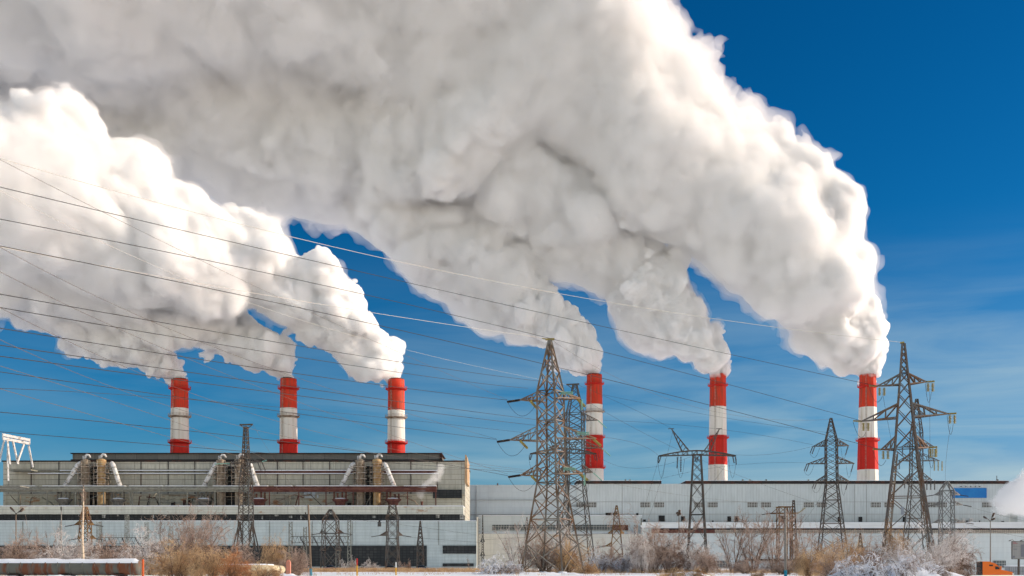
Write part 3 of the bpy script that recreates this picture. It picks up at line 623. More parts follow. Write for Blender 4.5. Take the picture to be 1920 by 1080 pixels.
    mb = MB(); mb.add(V, [(0, 3, 2, 1), (4, 5, 6, 7), (0, 1, 5, 4), (1, 2, 6, 5), (2, 3, 7, 6), (3, 0, 4, 7)]); mb.build('snowy_annex_roof', mat('snowy_pale_roofing', (0.46, 0.51, 0.56), 0.7, c2=(0.42, 0.46, 0.50), scale=0.1), root)
    mb = MB(); mb.pbox(1232, 1950, 990.6, 993.4, D-.6, .55); mb.build('eave', M_TAR, root)
    mb = MB(); mb.pbox(1300, 1950, 993.4, 1000, D-.3, .28); mb.build('ribbed_fascia', panel_mat('ribbed_fascia_metal', (0.40, 0.36, 0.31), (0.30, 0.27, 0.24), 0.9, 9, (0.16, 0.14, 0.12), 0.3, jw=0.12), root)
    mb = MB(); mb.pbox(1222, 1340, 991, 999.5, D-.45, .14); mb.build('rusty_fascia', M_MAROON, root)
    for (a, b) in ((1338, 1368), (1385, 1402), (1862, 1886)):
        mb = MB(); mb.pbox(a, b, 1051, 1064, D-.4, .35); mb.build('low_window', M_GLASS2, root)
    mb = MB(); mb.pbox(1395, 1520, 1048, 1052, D-.4, .3); mb.build('plinth_strip', M_TAR, root)
    D = 529; mb = MB(); mb.box(X(897, D), X(1203, D), D, D+15.6, 0, Z(1001, D)); mb.build('cream_annex', M_CREAM, root)
    mb = MB(); mb.pbox(1880, 1940, 903, 912, 562, 14); mb.pbox(1908, 1940, 910, 1000, 563, 10); mb.build('right_bay', M_WHITE2, root)
    mb = MB()
    for (p, q) in (((1905, 906), (1905, 902)), ((1905, 902), (1925, 900)), ((1917, 906), (1917, 900)), ((1869, 901), (1869, 892))): mb.bar(at(*p, 561), at(*q, 561), .25)
    mb.build('roof_frame', M_STEELD, root)
machine_hall()
# ------------------------------------------------------------------ lattice towers
class Tower:
    """square lattice tower; prof = [(photo row, half diagonal in photo px)] from the top down, th = turn of the first corner"""
    def __init__(s, name, px, D, prof, label, m, th=45, leg=0.22, br=0.11, npan=None, pxb=None, cat='pylon', group='lattice pylons of the power lines', base=None, feet=True):
        s.D = D; s.m = m; s.th = R(th); s.br = br; gz = ground_z(X(px, D), D) if base is None else Z(base, D)
        s.pxt, s.pxb = px, (pxb if pxb is not None else px); s.yt, s.yb = prof[0][0], prof[-1][0]
        s.prof = [(Z(y, D), r/F*D) for y, r in prof]; s.prof[-1] = (gz, s.prof[-1][1])
        s.root = empty(name, (X(s.pxb, D), D, gz), label, cat, group)
        z = s.prof
        for k in range(4):
            mb = MB()
            for (za, ra), (zb, rb) in zip(z[:-1], z[1:]): mb.bar(s.corner(za, k), s.corner(zb, k), leg)
            mb.build('leg', m, s.root)
        mb = MB(); lv = []
        for i, ((za, ra), (zb, rb)) in enumerate(zip(z[:-1], z[1:])):
            side = (ra+rb)*0.7071; n = npan[i] if npan else max(1, round((za-zb)/max(side*1.05, .8)))
            # panels grow with the width
            t = 0; w0, w1 = max(ra, rb*0.25), rb; tot = sum(w0+(w1-w0)*(q+.5)/n for q in range(n))
            zz = [za]
            for q in range(n): t += (w0+(w1-w0)*(q+.5)/n)/tot; zz.append(za+(zb-za)*t)
            for q in range(n):
                for k in range(4):
                    a0, a1 = s.corner(zz[q], k), s.corner(zz[q], k+1); b0, b1 = s.corner(zz[q+1], k), s.corner(zz[q+1], k+1)
                    mb.bar(a0, b1, br); mb.bar(a1, b0, br*.98)
                    if q == n-1 and i < len(z)-2 or (q == 0 and i > 0) or (side > 3.5 and q % 2 == 0): mb.bar(b0 if q == n-1 else a0, b1 if q == n-1 else a1, br*1.1)
        mb.bar(s.corner(z[0][0], 0), s.corner(z[0][0], 2), br); mb.bar(s.corner(z[0][0], 1), s.corner(z[0][0], 3), br)
        mb.build('lattice_bracing', m, s.root)
        if feet:
            for k in range(4):
                p = s.corner(gz, k); mb = MB(); mb.lathe(p, [(leg*3.0, -.3), (leg*2.2, .35), (.01, .4)], 8); mb.build('footing', M_SNOW if k % 2 else M_GREYST, s.root)
    def center(s, z):
        t = (s.prof[0][0]-z)/max(s.prof[0][0]-s.prof[-1][0], 1e-3); px = s.pxt+(s.pxb-s.pxt)*t
        return Vector((X(px, s.D), s.D, z))
    def rad(s, z):
        for (za, ra), (zb, rb) in zip(s.prof[:-1], s.prof[1:]):
            if z >= zb: return ra+(rb-ra)*(za-z)/(za-zb)
        return s.prof[-1][1]
    def corner(s, z, k):
        r = s.rad(z); a = s.th+math.pi/2*k; return s.center(z)+Vector((math.cos(a)*r, math.sin(a)*r, 0))
    def arm(s, ytip, pxtip, yroot, ytop=None, dy=0.0, n=4, w=None, m=None):
        """cross arm: bottom chords at row yroot, top chords from row ytop, both meeting at the tip"""
        D = s.D; tip = at(pxtip, ytip, D); tip.y += dy; tip.x = X(pxtip, D+dy)*1.0; tip.z = Z(ytip, D+dy) if dy else tip.z
        zb = Z(yroot, D); zt = Z(ytop if ytop else yroot-12, D); c = s.center(zb); d = (tip-c); d.z = 0; d.normalize()
        ks = sorted(range(4), key=lambda k: -((s.corner(zb, k)-c).dot(d)))[:2]; w = w or s.br*1.25; mb = MB()
        B = [s.corner(zb, k) for k in ks]; T = [s.corner(zt, k) for k in ks]
        pb = [[b.lerp(tip, i/n) for i in range(n+1)] for b in B]; pt = [[t.lerp(tip, i/n) for i in range(n+1)] for t in T]
        for j in range(2):
            mb.bar(B[j], tip, w); mb.bar(T[j], tip, w)
            for i in range(1, n): mb.bar(pb[j][i], pt[j][i], w*.7); mb.bar(pb[j][i], pt[j][i-1], w*.7)
        for i in range(0, n): mb.bar(pb[0][i], pb[1][i], w*.7); mb.bar(pb[0][i], pb[1][i+1], w*.7)
        mb.build('cross_arm', m or s.m, s.root); return tip
    def insul(s, p, q, m, r=.17, nd=10):
        insulator(p, q, m, r, nd, s.root)
    def jumper(s, a, b, drop, m=None):
        mid = (a+b)/2; pts = [a.lerp(b, t) - Vector((0, 0, drop*4*t*(1-t))) for t in [i/10 for i in range(11)]]
        mb = MB(); mb.tube(pts, .035, 4); mb.build('jumper_cable', m or M_CABLE, s.root)
def insulator(p, q, m, r, nd, root):
    p = Vector(p); q = Vector(q); d = q-p; Ln = d.length; prof = [(.04, 0)]
    for k in range(nd):
        h = Ln*(k+.15)/nd; h2 = Ln*(k+.62)/nd; prof += [(r*.35, h), (r, h+(h2-h)*.45), (r*.95, h2), (r*.35, h2+Ln*.04/nd)]
    prof.append((.04, Ln)); mb = MB(); mb.lathe(p, prof, 8, axis=d); mb.build('insulator_string', m, root, smooth=False)
V3 = lambda x, y, z: Vector((x, y, z))

# nearest double circuit anchor pylon
def nearest_pylon():
    D = 220; t = Tower('lattice_pylon', 1031, D, [(638, 2.5), (734, 26), (905, 28), (1072, 62)], 'tall brown anchor pylon nearest the camera, centre right, in front of the round smokestack', M_STEEL, th=15, leg=.36, br=.18, npan=[4, 6, 4], pxb=1036)
    for (yt, pl, pr, ytop) in ((750, 974, 1088, 736), (825, 955, 1118, 800), (891, 976, 1093, 872)):
        a = t.arm(yt, pl, yt+1, ytop, dy=-1.5, n=4, w=.2); b = t.arm(yt-3, pr, yt-1, ytop-2, dy=1.5, n=4, w=.2)
        for dz in (0.0, .35):
            t.insul(a+V3(.1, dz-.2, 0), at(pl-23, yt+1, D)+V3(0, dz, -.25), M_INSB, .24, 12)
        t.jumper(at(pl-24, yt+1, D), at(pl+30, yt+9, D)+V3(0, 1, 0), 2.6)
        for dz in (0.0, .4): t.insul(a+V3(2.2, dz, -.2), at(pl+34, yt+12, D)+V3(0, 3+dz, 0), M_INSY, .26, 10)
        for dz in (0.0, .45): t.insul(at(pr-38, yt-11+dz*6, D)+V3(0, -2.4, 0), at(pr-15, yt-11+dz*6, D)+V3(0, -2.4, 0), M_INSG, .24, 10)
        for dz in (0.0, .4): t.insul(b+V3(-.6, dz, -.1), at(pr+12, yt+5, D)+V3(0, 5+dz, 0), M_INSY, .27, 10)
        if yt != 825: t.insul(b+V3(.3, 0, -.2), b+V3(.3, 0, -2.4), M_INSG, .24, 9)
        t.jumper(b+V3(.3, 0, -2.4), at(pr+14, yt+6, D)+V3(0, 5, 0), 2.2)
    mb = MB(); p = t.center(Z(637, D)); mb.bar(p+V3(-.9, 0, .1), p+V3(.9, 0, .1), .4); mb.bar(p+V3(-1.6, 0, .3), p+V3(-.6, 0, .1), .2); mb.build('peak_clamp', M_INSY, t.root)
nearest_pylon()
def pylon_behind_nearest():
    D = 300; t = Tower('lattice_pylon', 1078, D, [(722, 5), (775, 20), (905, 22), (1052, 44)], 'dark slim pylon standing right behind the nearest brown pylon', M_STEELD, th=30, leg=.26, br=.13, npan=[4, 9, 6], pxb=1081)
    mb = MB(); mb.bar(at(1062, 721, D), at(1086, 720, D), .35); mb.bar(at(1064, 722, D), at(1075, 730, D), .18); mb.bar(at(1084, 721, D), at(1079, 730, D), .18); mb.build('top_bar', M_STEELD, t.root)
    for (yt, pl, pr) in ((788, 1035, 1121), (840, 1028, 1128), (886, 1040, 1112)):
        a = t.arm(yt, pl, yt, yt-14); b = t.arm(yt, pr, yt, yt-14)
        t.insul(a, a+V3(-2.2, 0, -1.2), M_INSB, .22, 8); t.insul(b, b+V3(2.4, 0, -2.2), M_INSG, .22, 9); t.jumper(a+V3(-2.2, 0, -1.2), a+V3(2.5, 1, -.8), 2)
pylon_behind_nearest()
def t_tower(px, D, ytop, half, horn_y, base_y, m, label, pr0, npan, th=45, horns=(48, 42)):
    t = Tower('portal_pylon', px, D, pr0, label, m, th=th, leg=.32, br=.15, npan=npan)
    arch = lambda u: (1-abs(u)**1.8)                                   # arched beam
    mb = MB(); n = 16; top = []; bot = []
    for i in range(n+1):
        u = -1+2*i/n; x = px+u*half; top.append(at(x, ytop+13-10*arch(u), D)); bot.append(at(x, ytop+13+2*abs(u)-2, D))
    for off in (-.75, .75):
        o = V3(0, off, 0)
        for i in range(n): 
            mb.bar(top[i]+o, top[i+1]+o, .22); mb.bar(bot[i]+o, bot[i+1]+o, .22); mb.bar(bot[i]+o, top[i+1]+o if i % 2 else top[i]+o, .14); mb.bar(top[i]+o, bot[i]+o, .12)
    for i in range(n+1): mb.bar(top[i]+V3(0, -.75, 0), top[i]+V3(0, .75, 0), .12); mb.bar(bot[i]+V3(0, -.75, 0), bot[i]+V3(0, .75, 0), .12)
    mb.build('cross_beam', m, t.root)
    for sgn, hx in ((-1, horns[0]), (1, horns[1])):
        mb = MB(); tip = at(px+sgn*hx, horn_y, D)
        f = [at(px+sgn*hx*.58, ytop+5, D), at(px+sgn*hx*.32, ytop+3, D)]; P4 = [f[0]+V3(0, -.7, 0), f[0]+V3(0, .7, 0), f[1]+V3(0, .7, 0), f[1]+V3(0, -.7, 0)]
        for q in P4: mb.bar(q, tip, .16)
        for i in range(6):
            for a, b in ((0, 3), (1, 2), (0, 1), (2, 3)): mb.bar(P4[a].lerp(tip, i/6), P4[b].lerp(tip, (i+1)/6), .1)
        mb.bar(tip+V3(-.9, 0, 0), tip+V3(.7, 0, .05), .18); mb.build('earth_wire_horn', m, t.root)
    for u, dx, L_ in ((-1, 1, 1.6), (-.94, 3, 1.8), (-.5, 1, 3.2), (-.42, 0, 4.2), (-.06, -1.5, 1.4), (.02, 1.2, 1.6), (.93, -2.2, 1.8), (1, -1.5, 2.2)):
        p = at(px+u*half, ytop+14, D); t.insul(p, p+V3(-.2*dx, .3, -L_), M_INSB, .24, 9)
    for u in (-.95, -.45, .9): t.jumper(at(px+u*half-6, ytop+15, D), at(px+u*half+9, ytop+18, D), 5.5)
    return t
t_tower(1307, 300, 842, 72, 804, 1045, M_STEELD, 'dark T-shaped pylon with arched beam and two horns, before the second smokestack from the right',
        [(852, 10), (905, 14), (965, 18), (1048, 27)], [3, 2, 2, ][:3], th=40)
t_tower(1056, 345, 838, 62, 812, 1040, M_STEELD, 'T shaped pylon with arched beam, half hidden behind the nearest brown pylon', [(848, 9), (905, 12), (1040, 20)], [3, 5], horns=(30, 36))
def right_pylon():
    D = 200; t = Tower('lattice_pylon', 1694, D, [(644, 3), (700, 9.5), (840, 27), (1036, 70)], 'big dark pylon at the right with yellow insulators on its arm tips', M_STEELM, th=28, leg=.28, br=.14, npan=[5, 5, 4], pxb=1703)
    for k in range(4):                                                # second leg member: the legs themselves are lattices
        mb = MB(); z0, z1 = Z(850, D), 0.2; n = 12
        for i in range(n):
            za, zb = z0+(z1-z0)*i/n, z0+(z1-z0)*(i+1)/n
            ca, cb = t.center(za), t.center(zb); pa, pb = t.corner(za, k), t.corner(zb, k); wa = .82; ia, ib = ca.lerp(pa, wa)+V3(.3, .3, 0), cb.lerp(pb, wa)+V3(.3, .3, 0)
            mb.bar(ia, ib, .15); mb.bar(pa, ib, .09); mb.bar(pa, ia, .1)
        mb.build('inner_leg', M_STEEL, t.root)
    for (yl, pl, yr, pr, yroot, ytop) in ((724, 1645, 716, 1737, 721, 701), (790, 1615, 776, 1778, 783, 757), (843, 1652, 839, 1742, 842, 818)):
        a = t.arm(yl, pl, yroot, ytop, n=3, w=.22); b = t.arm(yr, pr, yroot, ytop, n=3, w=.22)
        t.insul(a, a+V3(-1.5, 0, .1), M_INSY, .2, 8); t.insul(b, b+V3(.6, 0, .1)+V3(.9, 0, 0), M_INSY, .2, 8)
        for dx in (.6, 1.45): t.insul(a+V3(dx-.2, 0, -.25), a+V3(dx-.2, 0, -1.75), M_INSY, .32, 6)
        for dx in (0.5, 1.35): t.insul(b+V3(dx-.2, 0, -.25), b+V3(dx-.2, 0, -1.8), M_INSY, .34, 6)
        t.jumper(a+V3(-1.5, 0, -.1), a+V3(.9, 0, -1.9), 1.8); t.jumper(b+V3(-.2, 0, -.3), b+V3(.9, 0, -1.9), 2.6)
    mb = MB(); mb.pbox(1689.5, 1695, 950, 965, D-6.3, .1); mb.build('number_plate', mat('blank_grey_plate', (.25, .28, .32), .6), t.root)
    mb = MB(); mb.bar(at(1688, 643, D), at(1695, 642, D), .3); mb.build('peak_clamp', M_INSY, t.root)
right_pylon()
def pylon_behind_right():
    D = 285; t = Tower('lattice_pylon', 1719, D, [(748, 2.5), (812, 13), (905, 14), (1030, 32)], 'slim dark pylon partly hidden behind the big right pylon', M_STEELD, th=40, leg=.2, br=.10, npan=[4, 5, 4], pxb=1716)
    for (y, pl, pr) in ((838, 1690, 1752), (864, 1684, 1762), (900, 1694, 1748)):
        a = t.arm(y, pl, y, y-13, n=3); b = t.arm(y, pr, y, y-13, n=3)
        for dx in (-1.4, -.4, .6): t.insul(b+V3(dx, 0, -.1), b+V3(dx, 0, -2.6), M_INSY if y != 900 else M_INSB, .24, 8)
        t.insul(a+V3(.3, 0, 0), a+V3(.3, 0, -2.2), M_INSB, .22, 8)
pylon_behind_right()
def middle_pylon():
    D = 320; t = Tower('lattice_pylon', 1558, D, [(784, 2), (826, 14), (906, 14.5), (1042, 39)], 'dark three armed pylon between the T-shaped pylon and the rightmost smokestack', M_STEELD, th=38, leg=.27, br=.14, npan=[5, 7, 7], pxb=1561)
    for (y, pl, pr) in ((836, 1524, 1592), (869, 1513, 1602), (902, 1528, 1592)):
        a = t.arm(y+1, pl, y, y-12, n=4); b = t.arm(y, pr, y, y-12, n=4)
        t.insul(a, a+V3(-.8, 0, -2.0), M_INSB, .22, 8); t.insul(a+V3(.6, 0, 0), a+V3(-.2, 0, -2.2), M_INSB, .22, 8); t.insul(b+V3(-.3, 0, 0), b+V3(-1.0, 0, -2.6), M_INSB, .22, 8)
        t.jumper(a+V3(-.8, 0, -2), a+V3(2, 0, -.4), 2.0); t.jumper(b+V3(-1, 0, -2.4), b+V3(-2.4, 0, -.4), 2.6)
middle_pylon()
def thin_mast():
    D = 250; t = Tower('lattice_mast', 461, D, [(800, 4.2), (872, 8.5), (905, 13), (976, 15), (1032, 17)], 'thin T-topped lattice mast in front of the boiler house', M_STEELD, th=35, leg=.2, br=.1, npan=[9, 3, 6, 4])
    mb = MB(); mb.bar(at(449.5, 796.5, D), at(474, 796, D), .35); mb.bar(at(452, 798, D), at(458, 803, D), .16); mb.bar(at(472, 798, D), at(464, 803, D), .16); mb.build('top_bar', M_STEELD, t.root)
    for s_ in (-1, 1):
        mb = MB(); q = [at(461+s_*11, 978, D), at(461+s_*22, 1027, D)]
        for dy in (-1.4, 1.4): mb.bar(q[0]+V3(0, dy*.4, 0), q[1]+V3(0, dy, -.6), .26)
        mb.bar(at(461+s_*11, 978, D), at(461+s_*7, 1016, D), .3); mb.bar(at(461+s_*16, 1003, D), at(461+s_*8, 1010, D), .14); mb.build('strut', M_STEELD, t.root)
    for pl, s_ in ((402, -1), (500, 1)):
        a = t.arm(869 if s_ < 0 else 866, 461+s_*30, 868, 858, n=3)
        t.insul(a, at(pl, 870 if s_ < 0 else 863, D), M_INSG, .16, 12)
        for dx in (0, 1): t.insul(a+V3(s_*(-1+dx), 0, 0), a+V3(s_*(-1+dx)+.8, 0, -2), M_INSB, .16, 8)
thin_mast()
# smaller towers of the switchyard in front of the facades
def small_tower(px, D, prof, label, m=M_STEELD, npan=None, th=40, leg=.2, br=.1, arms=(), feet=False):
    t = Tower('lattice_tower', px, D, prof, label, m, th=th, leg=leg, br=br, npan=npan, group='small lattice towers of the switchyard', cat='lattice tower', feet=feet)
    for (y, pl, pr, ins) in arms:
        for p in (pl, pr):
            if p is None: continue
            a = t.arm(y, p, y, y-7, n=3); s_ = 1 if p > px else -1
            if ins: t.insul(a, a+V3(s_*2.6, 0, -.45), M_INSB, .18, 8)
    return t
M_BR = M_STEELR
small_tower(620, 330, [(955, 3), (975, 18), (1000, 19), (1060, 22)], 'round shouldered lattice tower just right of the wooden pole', M_STEELD, arms=((1000, 600, 645, 1), (1032, 600, 640, 0)), br=.16)
small_tower(736, 330, [(947, 8), (972, 14), (1010, 14), (1063, 17)], 'lattice tower with swept back arms, left of the glazing end', M_STEELD, arms=((972, 722, 745, 0), (1004, 712, 755, 1)), br=.16)
small_tower(788, 340, [(977, 1), (1022, 7.5), (1060, 9)], 'small spire shaped lattice tower at the end of the dark glazing', M_STEELD, br=.14)
small_tower(160, 300, [(950, 4), (978, 11), (1045, 14)], 'brown lattice tower right behind the birch trunk', M_BR, arms=((984, 140, 176, 1), (1010, 145, 180, 1)), br=.16)
small_tower(1156, 280, [(948, 1.4), (965, 6), (1055, 20)], 'brown lattice tower wrapped in dry creeper, left of the bushes', M_BR, arms=((1000, 1140, 1170, 0), (1024, 1135, None, 1)), br=.15, leg=.24)
small_tower(1613, 330, [(1000, 1), (1045, 13)], 'small pointed lattice tower between the middle and right pylons', M_STEELD, br=.13)
small_tower(1775, 340, [(903, 3), (920, 15), (1000, 16), (1050, 17)], 'grey square lattice tower left of the blue panel', mat('grey_lattice_steel', (.17, .17, .165), .6, .2), arms=((928, 1752, 1800, 1), (947, 1750, 1806, 1), (980, 1750, 1810, 1)), br=.15, leg=.24)
small_tower(1488, 325, [(938, 2), (960, 4), (1045, 10)], 'slim lattice mast right of the rusty lattice frame', M_STEELD, br=.12)
small_tower(988, 345, [(970, 1), (985, 3.5), (1040, 4)], 'tiny lattice spire seen left of the nearest pylon legs', M_STEELD, br=.1, leg=.12)
small_tower(905, 330, [(966, .6), (1010, 2.2), (1058, 3)], 'thin mast with small platforms beside the lit corner of the boiler house', M_STEELD, br=.09, leg=.1, arms=((1016, 901, 909, 0), (1042, 901, 909, 0)))
small_tower(1192, 335, [(985, 4), (1035, 4.6)], 'short lattice column at the right end of the window band', M_STEELD, br=.1, leg=.14)
def rusty_frame():
    D = 240; root = empty('switch_frame', at(1475, 1060, D), 'rusty lattice switch frame behind the tall pole with blue foot', 'frame')
    xs = (1461, 1476, 1486); 
    for x in xs:
        mb = MB(); a, b = at(x, 950, D), at(x, 1050, D); b.z = 0; mb.bar(a, b, .2); mb.bar(a+V3(0, 2.2, 0), b+V3(0, 2.2, 0), .2)
        for i in range(9): mb.bar(a.lerp(b, i/9), a.lerp(b, (i+1)/9)+V3(0, 2.2, 0), .1)
        mb.build('post', M_STEELR, root)
    for y in (950, 962, 993):
        mb = MB()
        for dy in (0, 2.2): mb.bar(at(1459 if y != 962 else 1448, y, D)+V3(0, dy, 0), at(1488 if y != 962 else 1497, y, D)+V3(0, dy, 0), .2)
        mb.build('beam', M_OCHRE if y == 993 else M_STEELR, root)
    mb = MB()
    for (p, q) in (((1461, 950), (1476, 962)), ((1476, 950), (1461, 962)), ((1461, 964), (1476, 993)), ((1476, 964), (1461, 993)), ((1476, 950), (1486, 990)), ((1447, 962), (1461, 950)), ((1461, 993), (1450, 1000))): mb.bar(at(*p, D), at(*q, D), .12)
    mb.build('bracing', M_STEELR, root)
    for (p, q) in (((1447, 962), (1428, 965)), ((1497, 962), (1510, 952))): insulator(at(*p, D), at(*q, D), M_INSB if p[0] < 1460 else M_INSY, .14, 10, root)
    mb = MB(); mb.pbox(1463, 1471, 967, 978, D-.5, 1.2); mb.build('switch_box', M_STEELD, root)
rusty_frame()
def bus_portal(xs, y0, beam, px0, px1, label, ticks):
    D = 350; root = empty('busbar_portal', at((px0+px1)/2, 1060, D), label, 'portal', 'busbar portals of the switchyard')
    for x, yt in xs:
        mb = MB(); w = .55
        for sx in (-w, w):
            for sy in (-w, w): mb.bar(at(x, yt, D)+V3(sx*.8, sy, 0), V3(X(x, D)+sx, D+sy, 0), .13)
        n = 14; z1 = Z(yt, D)
        for i in range(n):
            za, zb = z1*i/n, z1*(i+1)/n
            for sy in (-w, w): mb.bar((X(x, D)-w*(1 if i % 2 else -1), D+sy, za), (X(x, D)+w*(1 if i % 2 else -1), D+sy, zb), .09)
        mb.build('column', M_GREYST, root)
    mb = MB()
    for dz in (0, -2.0):
        mb.bar(at(px0, beam, D)+V3(0, -.5, dz), at(px1, beam, D)+V3(0, -.5, dz), .16); mb.bar(at(px0, beam, D)+V3(0, .5, dz), at(px1, beam, D)+V3(0, .5, dz), .16)
    n = int((px1-px0)/4)
    for i in range(n):
        a, b = at(px0+(px1-px0)*i/n, beam, D), at(px0+(px1-px0)*(i+1)/n, beam, D); mb.bar(a+V3(0, -.5, 0 if i % 2 else -2), b+V3(0, -.5, -2 if i % 2 else 0), .09)
    mb.build('beam', M_STEELD, root)
    for x in ticks: p = at(x, beam+1, D); insulator(p+V3(0, -.6, 0), p+V3(1.6, -.9, -2.8), M_INSB, .3, 7, root)
    mb = MB(); 
    for i in range(int((px1-px0)/5)): p = at(px0+3+i*5, beam, D); mb.bar(p, p+V3(0, 0, 1.3), .07)
    mb.bar(at(px0, beam-3, D), at(px1, beam-3, D), .05); mb.build('handrail', M_GREYST, root)
bus_portal([(185, 978), (238, 965), (275, 979)], 0, 1008, 185, 276, 'busbar portal on lattice columns left of the big beige bush', (205, 230, 255))
bus_portal([(545, 978), (572, 988), (633, 975), (655, 975)], 0, 1006, 546, 655, 'busbar portal on lattice columns around the round shouldered tower', (563, 588, 612, 637))
bus_portal([(321, 986), (366, 990)], 0, 1012, 322, 366, 'short busbar portal mostly hidden by the big beige bush', (340,))

